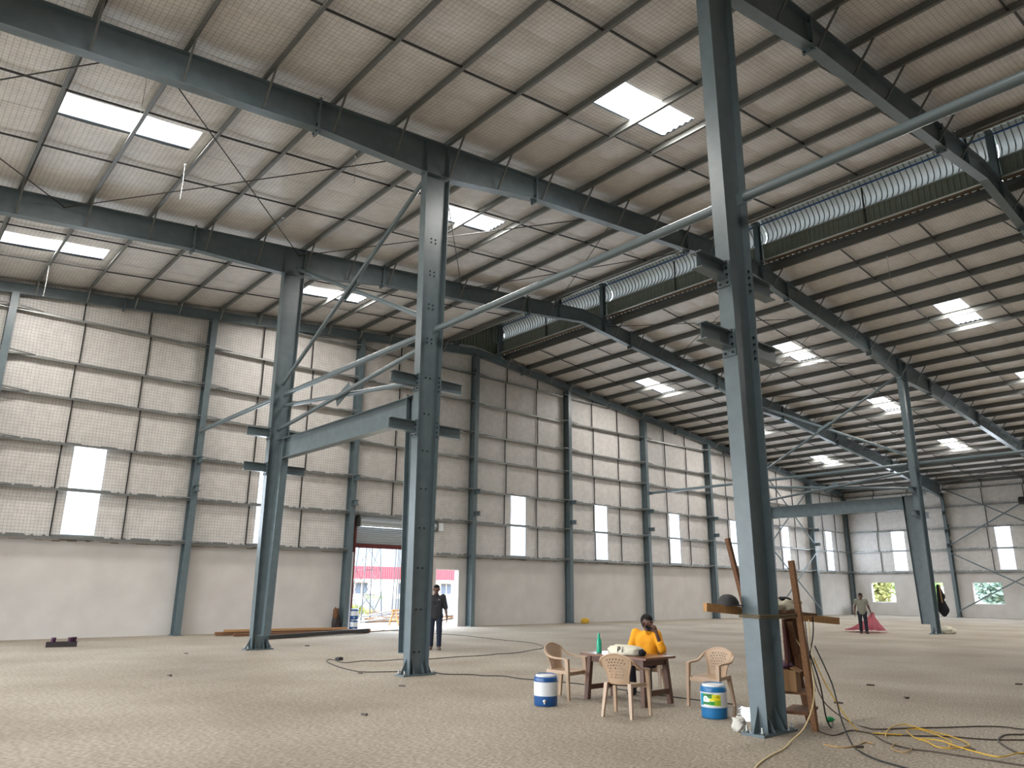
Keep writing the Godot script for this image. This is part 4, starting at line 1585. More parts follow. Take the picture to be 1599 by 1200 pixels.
# ------------------------------------------------------------------ furniture
func make_chair(label: String, at: Vector3, facing: Vector2, group := "plastic armchairs around the table") -> Node3D:
	var t := thing("plastic_armchair", label, "chair", at, atan2(facing.x, facing.y), group)
	var m: Material = M.chair_plastic
	# seat: a slightly dished plate with a rolled front edge
	var st := MB.new()
	for layer in 2:
		var rows := []
		for j in 9:
			var w := j / 8.0
			var row := []
			for i in 11:
				var u := i / 10.0 * 2.0 - 1.0
				var half := lerpf(0.185, 0.225, w)
				var y := 0.405 - 0.018 * (1.0 - u * u) * sin(PI * w) - 0.03 * pow(maxf(w - 0.82, 0.0) / 0.18, 2.0) + 0.012 * (1.0 - w)
				row.append(Vector3(u * half, y - layer * 0.028, lerpf(-0.20, 0.215, w)))
			rows.append(row)
		st.sheet(rows, Vector3.UP if layer == 0 else Vector3.DOWN)
	for s: float in [-1.0, 1.0]:
		st.bar(Vector3(s * 0.185, 0.395, -0.2), Vector3(s * 0.225, 0.385, 0.2), 0.016, 0.045)
	st.bar(Vector3(-0.222, 0.37, 0.212), Vector3(0.222, 0.37, 0.212), 0.014, 0.05)
	part(t, "seat", st, m)
	# backrest: a curved fan that widens upwards, pierced by a lattice of small openings
	var bk := MB.new()
	var cols := 18
	var rws := 20
	var grid := []
	for j in rws + 1:
		var w := float(j) / rws
		var row := []
		for i in cols + 1:
			var u := float(i) / cols * 2.0 - 1.0
			var half := lerpf(0.145, 0.215, smoothstep(0.1, 0.95, w))
			var y := 0.40 + 0.385 * w - 0.065 * w * w * u * u
			row.append(Vector3(u * half, y, -0.19 - 0.085 * w + 0.035 * u * u))
		grid.append(row)
	for j in rws:
		for i in cols:
			var hole: bool = i > 2 and i < cols - 3 and j > 3 and j < rws - 3 and (i + (j / 2)) % 2 == 0 and j % 2 == 0
			if hole:
				continue
			var a: Vector3 = grid[j][i]
			var b: Vector3 = grid[j][i + 1]
			var c: Vector3 = grid[j + 1][i + 1]
			var d: Vector3 = grid[j + 1][i]
			var o := Vector3(0, 0, 0.006)
			bk.facing(a + o, b + o, c + o, d + o, Vector3.BACK)
			bk.facing(a - o, b - o, c - o, d - o, Vector3.FORWARD)
	var rim := []
	for j in rws + 1:
		rim.append(grid[j][0])
	for i in range(1, cols + 1):
		rim.append(grid[rws][i])
	for j in range(rws - 1, -1, -1):
		rim.append(grid[j][cols])
	bk.tube(rim, 0.013, 8)
	part(t, "backrest", bk, m)
	for s: float in [-1.0, 1.0]:
		var arm := MB.new()
		var path := spline([Vector3(s * 0.205, 0.735, -0.245), Vector3(s * 0.248, 0.675, -0.20), Vector3(s * 0.268, 0.612, -0.10), Vector3(s * 0.270, 0.592, 0.03), Vector3(s * 0.265, 0.588, 0.15), Vector3(s * 0.258, 0.572, 0.205)], 4)
		for k in path.size() - 1:
			arm.bar(path[k], path[k + 1] + (path[k + 1] - path[k]) * 0.15, lerpf(0.022, 0.052, minf(1.0, k / 9.0)), 0.022)
		part(t, "armrest", arm, m)
		var fl := MB.new()
		fl.hexa([Vector3(s * 0.272, 0, 0.245), Vector3(s * 0.238, 0, 0.245), Vector3(s * 0.238, 0, 0.212), Vector3(s * 0.272, 0, 0.212), Vector3(s * 0.275, 0.585, 0.225), Vector3(s * 0.222, 0.585, 0.225), Vector3(s * 0.222, 0.585, 0.165), Vector3(s * 0.275, 0.585, 0.165)])
		part(t, "leg", fl, m)
		var rl := MB.new()
		rl.hexa([Vector3(s * 0.225, 0, -0.265), Vector3(s * 0.192, 0, -0.265), Vector3(s * 0.192, 0, -0.228), Vector3(s * 0.225, 0, -0.228), Vector3(s * 0.195, 0.42, -0.215), Vector3(s * 0.145, 0.42, -0.215), Vector3(s * 0.145, 0.42, -0.155), Vector3(s * 0.195, 0.42, -0.155)])
		part(t, "leg", rl, m)
	return t

func build_table_group() -> void:
	var t := thing("wooden_table", "dark worn wooden table with splayed legs between the plastic chairs", "table", Vector3(-11.85, 0, 19.43), 0.03)
	for k in 4:
		var pl := MB.new()
		pl.box(Vector3(-0.27 + 0.18 * k, 0.645, 0), Vector3(0.174, 0.03, 1.26))
		part(t, "plank", pl, M.table_top)
	for sx: float in [-1.0, 1.0]:
		var ap := MB.new()
		ap.box(Vector3(sx * 0.27, 0.585, 0), Vector3(0.03, 0.09, 1.08))
		part(t, "apron", ap, M.table_wood)
		for sz: float in [-1.0, 1.0]:
			var l := MB.new()
			l.bar(Vector3(sx * 0.31, 0, sz * 0.54), Vector3(sx * 0.265, 0.63, sz * 0.50), 0.07, 0.07, Vector3.RIGHT)
			part(t, "leg", l, M.table_wood)
	for sz: float in [-1.0, 1.0]:
		var ap := MB.new()
		ap.box(Vector3(0, 0.585, sz * 0.51), Vector3(0.52, 0.09, 0.03))
		part(t, "apron", ap, M.table_wood)
		var sr := MB.new()
		sr.box(Vector3(0, 0.17, sz * 0.53), Vector3(0.58, 0.07, 0.035))
		part(t, "stretcher", sr, M.table_wood)
	make_chair("beige plastic armchair at the table with its pierced back to the open floor", Vector3(-12.90, 0, 20.28), Vector2(0.38, -0.10))
	make_chair("beige plastic armchair at the bottle end of the table", Vector3(-12.36, 0, 18.62), Vector2(0.2, 0.98))
	make_chair("empty beige plastic armchair behind the blue jug with the green label", Vector3(-11.28, 0, 20.52), Vector2(-1.0, 0.05))
	make_chair("beige plastic armchair under the man in the yellow shirt", Vector3(-10.86, 0, 19.02), Vector2(-0.93, 0.36))

	var b := thing("water_bottle", "green plastic water bottle standing on the wooden table", "bottle", Vector3(-12.0, 0.66, 19.0))
	var bm := MB.new()
	bm.lathe([Vector2(0, 0), Vector2(0.036, 0.0), Vector2(0.04, 0.01), Vector2(0.04, 0.15), Vector2(0.034, 0.19), Vector2(0.018, 0.235), Vector2(0.016, 0.25)], 20)
	part(b, "body", bm, M.green_bottle)
	var cp := MB.new()
	cp.lathe([Vector2(0.019, 0.25), Vector2(0.019, 0.285), Vector2(0.016, 0.29), Vector2(0.0, 0.29)], 16)
	part(b, "cap", cp, M.green_bottle)
	var s := thing("flour_sack", "pale woven sack with dark letters lying on the wooden table", "sack", Vector3(-11.92, 0.66, 19.46), 0.0)
	var sm := MB.new()
	sm.blob(Vector3(0, 0.055, 0), Vector3(0.17, 0.085, 0.29), 0.22, 7, 28, 2.6, 0.0)
	part(s, "body", sm, M.sack_cloth)
	var ink := MB.new()
	ink.blob(Vector3(0.02, 0.045, 0.31), Vector3(0.07, 0.05, 0.05), 0.3, 9, 14, 2.0, 0.0)
	part(s, "dark_end", ink, M.black_cloth)
	for q: Array in [["P", 0.0, 0.085], ["i", 0.075, 0.08]]:
		var tm := TextMesh.new()
		tm.text = q[0]
		var sf := SystemFont.new()
		sf.font_names = PackedStringArray(["Droid Sans"])
		sf.font_weight = 700
		tm.font = sf
		tm.font_size = 48
		tm.pixel_size = 0.0022
		tm.depth = 0.004
		var o := hang(s, "printed_letter", tm, M.black_cloth, "", Vector3(-0.172, q[2], 0.02 + q[1]))
		o.rotation = Vector3(-0.28, -PI / 2, 0.0)

	water_jug("blue and white insulated water jug with a tap, alone on the bare floor", Vector3(-13.12, 0, 18.98), M.jug_blue, false, Vector2(-0.75, 0.66))
	water_jug("blue water jug with a green and yellow printed label, beside the column foot", Vector3(-12.08, 0, 21.10), M.jug_light_blue, true, Vector2(-0.75, 0.66))
	for k in 2:
		water_jug("blue and white water jug stacked by the roller shutter post, " + ("lower one" if k == 0 else "upper one"), Vector3(-5.82, 0.41 * k, 0.42), M.jug_blue, false, Vector2(-0.5, 0.86), 0.95)

func water_jug(label: String, at: Vector3, blue: Material, printed: bool, front: Vector2, k := 1.0) -> void:
	var t := thing("water_jug", label, "jug", at, atan2(front.x, front.y), "insulated water jugs")
	t.scale = Vector3.ONE * k
	var lo := MB.new()
	lo.lathe([Vector2(0, 0), Vector2(0.15, 0.0), Vector2(0.165, 0.012), Vector2(0.170, 0.135), Vector2(0.170, 0.135), Vector2(0.165, 0.14)], 32)
	part(t, "base", lo, blue)
	var mid := MB.new()
	mid.lathe([Vector2(0.168, 0.135), Vector2(0.1705, 0.145), Vector2(0.1705, 0.315), Vector2(0.168, 0.325)], 32)
	part(t, "band", mid, M.jug_white)
	var up := MB.new()
	up.lathe([Vector2(0.168, 0.318), Vector2(0.171, 0.33), Vector2(0.168, 0.37), Vector2(0.160, 0.385), Vector2(0.14, 0.39)], 32)
	part(t, "shoulder", up, blue)
	var lid := MB.new()
	lid.lathe([Vector2(0.145, 0.388), Vector2(0.142, 0.41), Vector2(0.13, 0.416), Vector2(0.0, 0.418)], 28)
	part(t, "lid", lid, M.jug_white)
	var h := MB.new()
	h.tube(spline([Vector3(-0.165, 0.36, 0), Vector3(-0.12, 0.418, -0.03), Vector3(0, 0.425, -0.09), Vector3(0.12, 0.418, -0.03), Vector3(0.165, 0.36, 0)], 5), 0.007, 6)
	part(t, "handle", h, blue)
	var tap := MB.new()
	tap.lathe([Vector2(0, 0.0), Vector2(0.022, 0.0), Vector2(0.022, 0.02), Vector2(0.012, 0.025), Vector2(0.012, 0.05), Vector2(0, 0.05)], 12, Vector3(0, 0.075, 0.165), Basis(Vector3.RIGHT, PI / 2))
	tap.box(Vector3(0, 0.06, 0.205), Vector3(0.016, 0.035, 0.016))
	if not printed:
		part(t, "tap", tap, M.tap)
	if printed:
		var w := 96
		var im := Image.create(w, 64, false, Image.FORMAT_RGB8)
		im.fill(Color8(222, 226, 214))
		for q: Array in [[0, 0, 20, 64, Color8(24, 140, 176)], [20, 0, 46, 24, Color8(40, 130, 40)], [60, 4, 36, 30, Color8(206, 200, 30)], [50, 24, 40, 14, Color8(222, 206, 20)], [48, 40, 26, 20, Color8(34, 140, 30)], [70, 34, 26, 28, Color8(150, 176, 30)], [18, 44, 30, 14, Color8(36, 120, 60)], [36, 4, 22, 8, Color8(16, 84, 30)], [78, 12, 12, 10, Color8(180, 150, 20)]]:
			im.fill_rect(Rect2i(q[0], q[1], q[2], q[3]), q[4])
		for yy in 64:
			for xx in w:
				var d := Vector2((xx - 32) / 11.0, (yy - 26) / 15.0)
				if d.length() < 1.0:
					im.set_pixel(xx, yy, Color8(226, 236, 222) if d.length() > 0.35 else Color8(150, 190, 160))
		var lm := plain("jug_label", Color.WHITE, 0.5)
		lm.albedo_texture = ImageTexture.create_from_image(im)
		var lb := MB.new()
		var rows := []
		for j in 2:
			var row := []
			for i in 13:
				var a := lerpf(-1.35, 0.42, i / 12.0)
				row.append(Vector3(sin(a) * 0.1722, 0.305 - 0.145 * j, cos(a) * 0.1722))
			rows.append(row)
		lb.sheet(rows, Vector3.BACK)
		for q in lb.v.size():
			lb.n[q] = Vector3(lb.v[q].x, 0, lb.v[q].z).normalized()
		part(t, "printed_label", lb, lm, "green, yellow and blue printed label")

# ------------------------------------------------------------------ rough timber rack tied to the near column
func timber(t: Node3D, called: String, a: Vector3, b: Vector3, w: float, h: float, m: Material) -> void:
	var mb := MB.new()
	var d := b - a
	var bend := d.cross(Vector3.UP).normalized() * 0.012 + Vector3(0, 0.0, 0)
	var mid := (a + b) * 0.5 + bend
	mb.bar(a, mid + d * 0.004, w, h)
	mb.bar(mid - d * 0.004, b, w * 0.96, h * 0.96)
	partw(t, called, mb, m)

func cable(called: String, label: String, pts: Array, r: float, m: Material, group := "", per := 5) -> void:
	var t := thing(called, label, "cable", pts[0], 0.0, group)
	var mb := MB.new()
	mb.tube(spline(pts, per), r, 6)
	partw(t, "wire", mb, m)

func build_rack() -> void:
	var t := thing("timber_rack", "rough timber rack for the power board, roped to the near column", "rack", Vector3(-11.8, 0, 22.2))
	timber(t, "post", Vector3(-11.96, 0, 22.42), Vector3(-11.96, 1.98, 22.30), 0.07, 0.055, M.mid_timber)
	timber(t, "post", Vector3(-11.66, 0, 21.72), Vector3(-12.31, 2.27, 21.62), 0.06, 0.05, M.old_timber)
	timber(t, "post", Vector3(-11.42, 0, 22.06), Vector3(-11.95, 1.25, 22.2), 0.07, 0.05, M.old_timber)
	timber(t, "post", Vector3(-12.08, 0, 21.8), Vector3(-12.08, 1.25, 21.86), 0.07, 0.05, M.old_timber)
	timber(t, "cross_board", Vector3(-13.35, 1.415, 21.94), Vector3(-10.22, 1.20, 21.97), 0.05, 0.095, M.raw_timber)
	var top := MB.new()
	top.box(Vector3(-11.78, 1.335, 22.12), Vector3(0.75, 0.03, 0.34), Basis(Vector3.BACK, -0.06))
	partw(t, "top_board", top, M.old_timber)
	var pan := MB.new()
	pan.box(Vector3(-11.84, 0.95, 22.1), Vector3(0.34, 0.62, 0.03), Basis(Vector3.UP, 0.25))
	var pb := partw(t, "power_board", pan, M.old_timber)
	var ins := MB.new()
	ins.box(Vector3(-11.90, 0.98, 22.125), Vector3(0.22, 0.40, 0.03), Basis(Vector3.UP, 0.25))
	hang(pb, "maroon_panel", local_to(ins, t.position).mesh(), M.maroon_board)
	var side := MB.new()
	side.box(Vector3(-11.74, 0.92, 22.17), Vector3(0.14, 0.7, 0.02), Basis(Vector3.UP, -0.5))
	partw(t, "side_board", side, M.old_timber)
	for q: Array in [[0.41, 0.5], [0.19, 0.62]]:
		var sh := MB.new()
		sh.box(Vector3(-11.78, q[0], 22.15), Vector3(q[1], 0.035, 0.3), Basis(Vector3.UP, 0.3))
		partw(t, "shelf", sh, M.old_timber)
	var rp := MB.new()
	for k in 2:
		var y := 1.295 + 0.025 * k
		var loop := [Vector3(-12.74, y, 22.27), Vector3(-12.76, y + 0.01, 22.01), Vector3(-12.5, y, 21.9), Vector3(-12.25, y, 22.02), Vector3(-11.9, y + 0.01, 22.34), Vector3(-12.27, y - 0.005, 22.27), Vector3(-12.74, y, 22.27)]
		var out := []
		for q in loop.size() - 1:
			for s in 4:
				out.append(loop[q].lerp(loop[q + 1], s / 4.0))
		out.append(loop[-1])
		rp.tube(out, 0.011, 6)
	var ropes := thing("rope_lashing", "brown rope wound around the near column and the rack post", "rope", Vector3(-12.5, 1.29, 22.1))
	partw(ropes, "rope", rp, M.rope)
	var bx := thing("cardboard_box", "small brown box on the lower shelf of the timber rack", "box", Vector3(-11.95, 0.4275, 22.13), 0.3)
	var bm := MB.new()
	bm.box(Vector3(0, 0.12, 0), Vector3(0.26, 0.24, 0.22))
	part(bx, "carton", bm, M.cardboard)
	var fl := MB.new()
	fl.box(Vector3(0, 0.245, 0.1), Vector3(0.26, 0.008, 0.12), Basis(Vector3.RIGHT, 0.4))
	part(bx, "flap", fl, M.cardboard)
	var rag := thing("rag_bundle", "reddish rag stuffed above the box on the rack", "rag", Vector3(-11.95, 0.675, 22.1))
	var rm := MB.new()
	rm.blob(Vector3(0, 0.04, 0), Vector3(0.09, 0.055, 0.08), 0.4, 12, 16, 2.0, 0.0)
	part(rag, "cloth", rm, M.purple_tin)
	var hb := thing("black_helmet", "black helmet lying on the cross board of the timber rack", "helmet", Vector3(-12.86, 1.425, 21.93))
	var hm := MB.new()
	hm.lathe([Vector2(0.135, 0.0), Vector2(0.128, 0.05), Vector2(0.10, 0.10), Vector2(0.055, 0.13), Vector2(0.0, 0.138)], 24)
	part(hb, "shell", hm, M.black_rubber)
	var vm := MB.new()
	vm.lathe([Vector2(0.10, 0.004), Vector2(0.15, 0.0), Vector2(0.15, 0.012), Vector2(0.11, 0.018)], 24, Vector3(0.03, 0, 0.01))
	part(hb, "brim", vm, M.black_rubber)
	var ws := thing("cement_bag", "crumpled white bag lying on top of the timber rack", "bag", Vector3(-11.86, 1.36, 22.1))
	var wm := MB.new()
	wm.blob(Vector3(0, 0.06, 0), Vector3(0.27, 0.09, 0.15), 0.5, 15, 24, 2.4, 0.0)
	part(ws, "bag_body", wm, M.sack_cloth)
	var dk := MB.new()
	dk.blob(Vector3(-0.02, 0.14, 0), Vector3(0.12, 0.035, 0.09), 0.4, 16, 16)
	part(ws, "dark_cloth", dk, M.black_cloth)
	# cables that hang from the rack and spread over the floor
	var f := func(a: Array, y := 0.012) -> Array:
		var out := []
		for q: Array in a:
			out.append(Vector3(q[0], y, q[1]))
		return out
	cable("hanging_cable", "black cable loop hanging from the cross board of the rack", [Vector3(-11.45, 1.28, 22.02), Vector3(-11.58, 1.1, 22.12), Vector3(-11.6, 0.85, 22.15), Vector3(-11.45, 0.72, 22.12), Vector3(-11.25, 0.8, 22.05), Vector3(-11.05, 1.05, 22.02), Vector3(-10.98, 1.27, 22.0)], 0.009, M.black_rubber)
	cable("floor_cable", "dark cable dropping from the rack and running to the right along the floor", [Vector3(-11.2, 1.22, 22.0), Vector3(-11.18, 0.7, 22.02), Vector3(-11.12, 0.25, 22.1)] + f.call([[-11.0, 22.35], [-11.28, 22.71], [-11.29, 22.86], [-10.88, 23.08], [-10.5, 23.32], [-10.04, 23.58], [-9.86, 23.78], [-9.86, 23.98], [-9.6, 24.6]]), 0.008, M.cable_brown)
	cable("floor_cable", "black cable dropping steeply from the rack towards the open floor", [Vector3(-11.75, 0.95, 22.4), Vector3(-11.9, 0.55, 22.65), Vector3(-12.15, 0.2, 22.85)] + f.call([[-12.46, 23.1], [-12.75, 23.32], [-12.99, 23.58], [-13.12, 23.84], [-13.3, 24.3]]), 0.009, M.black_rubber)
	cable("floor_cable", "brown cable from the rack foot crossing the floor under the yellow wires", f.call([[-11.95, 22.44], [-12.08, 22.7], [-11.6, 22.68], [-11.59, 22.96], [-11.38, 23.28], [-11.09, 23.57], [-10.97, 23.83], [-10.86, 23.99], [-10.62, 24.19], [-10.3, 24.5]], 0.008), 0.008, M.cable_brown)
	cable("floor_cable", "dark cable loop lying on the floor away from the rack", f.call([[-10.0, 24.2], [-10.25, 24.09], [-10.46, 23.96], [-10.85, 24.0], [-11.15, 24.14], [-11.46, 24.34], [-11.51, 24.44], [-11.5, 24.7]]), 0.009, M.cable_brown)
	cable("floor_cable", "long thin grey cable stretched over the floor past the yellow wires", f.call([[-11.59, 22.91], [-12.03, 23.29], [-12.17, 23.58], [-12.13, 23.81], [-12.13, 24.08], [-12.12, 24.35], [-12.12, 24.61], [-12.1, 25.0]], 0.009), 0.008, M.cable_brown)
	cable("yellow_wire", "yellow wire sloping from the rack post to the floor", [Vector3(-11.85, 0.82, 22.42), Vector3(-11.7, 0.45, 22.5)] + f.call([[-11.55, 22.72], [-11.61, 23.0], [-11.48, 23.22]], 0.02), 0.007, M.cable_yellow)
	cable("yellow_wire", "tangled yellow wire loops on the floor", f.call([[-11.73, 23.14], [-11.33, 22.99], [-10.9, 22.91], [-10.74, 22.96], [-10.81, 23.07], [-10.99, 23.37], [-11.16, 23.64], [-11.38, 23.85], [-11.58, 23.95], [-11.81, 23.91], [-11.93, 23.78], [-11.68, 23.56], [-11.56, 23.39], [-11.14, 23.13], [-10.95, 23.2], [-11.2, 23.5], [-11.5, 23.75], [-11.8, 23.83]], 0.022), 0.007, M.cable_yellow)
	cable("yellow_wire", "yellow wire tail trailing from the tangle", f.call([[-11.63, 23.45], [-11.56, 23.66], [-11.74, 23.87], [-11.91, 24.12], [-12.0, 24.36], [-11.71, 24.41], [-11.58, 24.46], [-11.4, 24.7]], 0.03), 0.007, M.cable_yellow)
	cable("yellow_wire", "short orange wire lying apart from the tangle", f.call([[-12.68, 22.89], [-12.7, 23.02], [-12.64, 23.12], [-12.43, 23.14], [-12.18, 23.12], [-12.24, 23.23]], 0.008), 0.007, M.cable_orange)
	cable("yellow_wire", "thin orange wire loop beside the tangle", f.call([[-12.0, 23.37], [-12.29, 23.44], [-12.45, 23.56], [-12.42, 23.65], [-12.11, 23.59]], 0.016), 0.006, M.cable_orange)
	cable("cream_cable", "cream cable hanging from the rack and curling over the floor", [Vector3(-11.75, 1.2, 22.0), Vector3(-11.85, 0.8, 22.35), Vector3(-12.1, 0.42, 22.52), Vector3(-12.5, 0.14, 22.6), Vector3(-12.85, 0.03, 22.62)] + f.call([[-13.1, 22.7], [-13.33, 22.77], [-13.73, 22.86], [-14.17, 23.0], [-14.6, 23.2]]), 0.009, M.cable_cream)
	cable("hanging_cable", "thin black cable hanging along the rack post to its foot", [Vector3(-11.92, 0.86, 22.42), Vector3(-11.8, 0.5, 22.45), Vector3(-11.72, 0.15, 22.44), Vector3(-11.62, 0.012, 22.44), Vector3(-11.3, 0.012, 22.3)], 0.01, M.black_rubber)
	cable("hanging_cable", "thin cream cable looped below the cross board", [Vector3(-11.15, 1.24, 22.03), Vector3(-11.3, 0.9, 22.1), Vector3(-11.6, 0.72, 22.3), Vector3(-11.9, 0.78, 22.4)], 0.006, M.cable_cream)
	var pg := thing("green_plug", "small green plug lying by the foot of the rack", "plug", Vector3(-11.18, 0, 22.2), 0.6)
	var pgm := MB.new()
	pgm.lathe([Vector2(0, -0.04), Vector2(0.028, -0.04), Vector2(0.032, 0.0), Vector2(0.024, 0.05), Vector2(0, 0.05)], 12, Vector3(0, 0.032, 0), Basis(Vector3.RIGHT, PI / 2))
	pgm.box(Vector3(0, 0.03, 0.06), Vector3(0.02, 0.012, 0.03))
	part(pg, "plug_body", pgm, M.green_plug)

# ------------------------------------------------------------------ clutter on the floor
func build_floor_clutter() -> void:
	var f := func(a: Array, y := 0.010) -> Array:
		var out := []
		for q: Array in a:
			out.append(Vector3(q[0], y, q[1]))
		return out
	cable("floor_cable", "long black cable looping over the floor around the column by the shutter", f.call([[-4.92, 1.04], [-4.31, 4.88], [-4.49, 6.75], [-4.68, 8.16], [-4.73, 9.45], [-5.67, 11.02], [-6.56, 11.53], [-7.6, 12.01], [-8.19, 11.99], [-8.76, 12.14], [-9.57, 12.09], [-10.5, 12.17], [-10.98, 11.88], [-11.57, 11.92], [-11.88, 11.71], [-12.44, 11.83], [-12.3, 11.1], [-12.39, 10.99], [-12.65, 11.47], [-12.94, 12.48], [-13.07, 13.3], [-13.0, 13.75], [-12.34, 14.1], [-11.95, 14.38], [-11.98, 14.93], [-11.62, 15.29], [-11.54, 15.6], [-11.27, 15.86], [-11.29, 16.36], [-11.06, 17.13], [-10.95, 17.9], [-11.0, 19.3], [-10.9, 20.6]], 0.009), 0.0085, M.black_rubber)
	var ext := thing("cable_box", "small black socket box on the floor cable loop", "socket", Vector3(-12.22, 0, 11.2))
	var em := MB.new()
	em.box(Vector3(0, 0.03, 0), Vector3(0.16, 0.06, 0.1), Basis(Vector3.UP, 0.4))
	em.box(Vector3(0.0, 0.065, 0), Vector3(0.10, 0.012, 0.07), Basis(Vector3.UP, 0.4))
	part(ext, "case", em, M.black_rubber)
	# tray with two tins by the white wall
	var tr := thing("dark_tray", "low dark tray on the floor by the long white wall", "tray", Vector3(-16.35, 0, 3.55), -0.2)
	var tm := MB.new()
	tm.box(Vector3(0, 0.05, 0), Vector3(0.72, 0.1, 0.3))
	tm.box(Vector3(0, 0.11, 0.14), Vector3(0.72, 0.03, 0.02))
	tm.box(Vector3(0, 0.11, -0.14), Vector3(0.72, 0.03, 0.02))
	part(tr, "tray_body", tm, M.dark_tray)
	for q: Array in [[-16.55, 3.52, 0.1, "purple tin standing alone in the dark tray"], [-16.17, 3.62, 0.1, "purple tin beside a second one in the dark tray"], [-16.06, 3.52, 0.1, "purple tin at the end of the dark tray"]]:
		var c := thing("purple_tin", q[3], "tin", Vector3(q[0], q[2], q[1]))
		var cm := MB.new()
		cm.lathe([Vector2(0, 0), Vector2(0.055, 0), Vector2(0.06, 0.13), Vector2(0.064, 0.135), Vector2(0.058, 0.14), Vector2(0, 0.135)], 18)
		part(c, "tin_body", cm, M.purple_tin)
	# stored steel and boards along the gable wall
	for q: Array in [[Vector3(-11.4, 0.07, 1.15), Vector3(-5.9, 0.07, 1.75), 0.22, 0.10, M.mid_timber, "long brown board stacked on the floor before the shutter post"], [Vector3(-11.0, 0.05, 1.75), Vector3(-6.2, 0.05, 2.2), 0.2, 0.09, M.old_timber, "long dark board at the front of the floor stack"], [Vector3(-11.2, 0.17, 1.35), Vector3(-6.9, 0.17, 1.85), 0.10, 0.06, M.raw_timber, "thin light batten on top of the floor stack"], [Vector3(-11.1, 0.06, 3.85), Vector3(-6.35, 0.10, 2.35), 0.16, 0.12, M.rod, "black steel purlin lying on the floor behind a column"]]:
		var t := thing("stored_board", q[5], "board", q[0])
		var mb := MB.new()
		mb.bar(q[0], q[1], q[2], q[3])
		partw(t, "board", mb, q[4])
	var pole := thing("floor_rod", "thin rod lying on the floor in front of the shutter", "rod", Vector3(-6.3, 0.015, 1.9))
	var rm := MB.new()
	rm.tube([Vector3(-6.3, 0.018, 1.9), Vector3(-3.8, 0.018, 1.3)], 0.018, 6)
	partw(pole, "rod", rm, M.old_timber)
	var bundle := thing("brown_bundle", "dark bundle leaning in the corner behind the shutter post", "bundle", Vector3(-6.5, 0, 0.26))
	var bm := MB.new()
	bm.blob(Vector3(0, 0.3, 0), Vector3(0.15, 0.32, 0.12), 0.6, 22, 24, 2.2, 0.0)
	part(bundle, "bundle_body", bm, M.dark_tray)
	var b2 := MB.new()
	b2.blob(Vector3(-0.06, 0.62, 0.02), Vector3(0.11, 0.22, 0.1), 0.6, 24, 20, 2.2)
	part(bundle, "brown_cloth", b2, M.old_timber)
	# sacks and scraps
	for q: Array in [[Vector3(-12.72, 0, 21.88), Vector3(0.075, 0.09, 0.075), "crumpled white plastic bag at the foot of the near column", M.white_plastic], [Vector3(13.3, 0, 14.85), Vector3(0.34, 0.15, 0.25), "beige sack lying at the foot of the column with hanging clothes", M.sack_cloth], [Vector3(35.8, 0, 0.75), Vector3(0.35, 0.45, 0.3), "pale sack standing in the far corner of the hall", M.white_plastic], [Vector3(6.75, 0, 0.75), Vector3(0.22, 0.14, 0.16), "small yellow bucket lying at the foot of a wind post", M.cable_yellow]]:
		var t := thing("small_sack", q[2], "bag", q[0])
		var mb := MB.new()
		mb.blob(Vector3(0, q[1].y * 0.8, 0), q[1], 0.55, int(q[0].x * 7.0) + 60, 22, 2.3, 0.0)
		part(t, "bag_body", mb, q[3])
	var rest := [[-10.9, 6.9], [-14.4, 7.6], [-16.2, 12.2], [-13.2, 13.9], [-9.5, 21.5], [-6.9, 20.8], [-4.5, 22.4], [-8.1, 21.9], [-13.6, 16.0], [-12.5, 23.2], [-11.7, 24.0], [-15.6, 18.2], [-17.2, 21.0]]
	for k in rest.size():
		var t := thing("debris_scrap", "small dark scrap lying on the bare floor", "scrap", Vector3(rest[k][0], 0, rest[k][1]), rng.randf() * 3.0, "small scraps on the floor")
		var mb := MB.new()
		mb.tri_plate(Vector3(-0.06, 0.012, -0.03), Vector3(0.07, 0.012, -0.02), Vector3(0.0, 0.012, 0.04), Vector3(0, 0.024, 0))
		part(t, "scrap", mb, M.cable_brown)
	# puddle between the jug and the column
	var pd := thing("water_puddle", "shallow puddle of water between the printed jug and the near column", "puddle", Vector3(-11.45, 0, 21.15))
	var pm := MB.new()
	var noise := FastNoiseLite.new()
	noise.seed = 5; noise.frequency = 0.9
	var ring := []
	for k in 40:
		var a := TAU * k / 40
		var r := 1.0 + 0.55 * noise.get_noise_2d(cos(a) * 2.0, sin(a) * 2.0)
		ring.append(Vector3(cos(a) * 0.62 * r, 0.004, sin(a) * 0.40 * r).rotated(Vector3.UP, 0.6))
	for k in 40:
		pm.facing(Vector3(0, 0.004, 0), ring[k], ring[(k + 1) % 40], ring[(k + 1) % 40], Vector3.UP)
	part(pd, "water_surface", pm, M.water)
	# clothes on the far column
	var cl := thing("hanging_clothes", "dark clothes and a bag hanging on the far column", "clothes", Vector3(12.83, 0.72, 14.9))
	var cm := MB.new()
	cm.nets([[Vector3(0, 1.15, 0), Vector3(0.04, 0.75, 0.05), 0.07, 0.15], [Vector3(0.02, 0.6, 0.03), Vector3(0.1, 0.22, 0.06), 0.13, 0.2], [Vector3(0.1, 0.22, 0.06), Vector3(0.1, 0.05, 0.06), 0.18, 0.1]], 0.02, 0.06)
	part(cl, "cloth", cm, M.black_cloth)
	var ck := MB.new()
	ck.bar(Vector3(-0.12, 0.5, 0.12), Vector3(-0.14, 1.2, 0.1), 0.04, 0.02)
	part(cl, "strap", ck, M.cardboard)
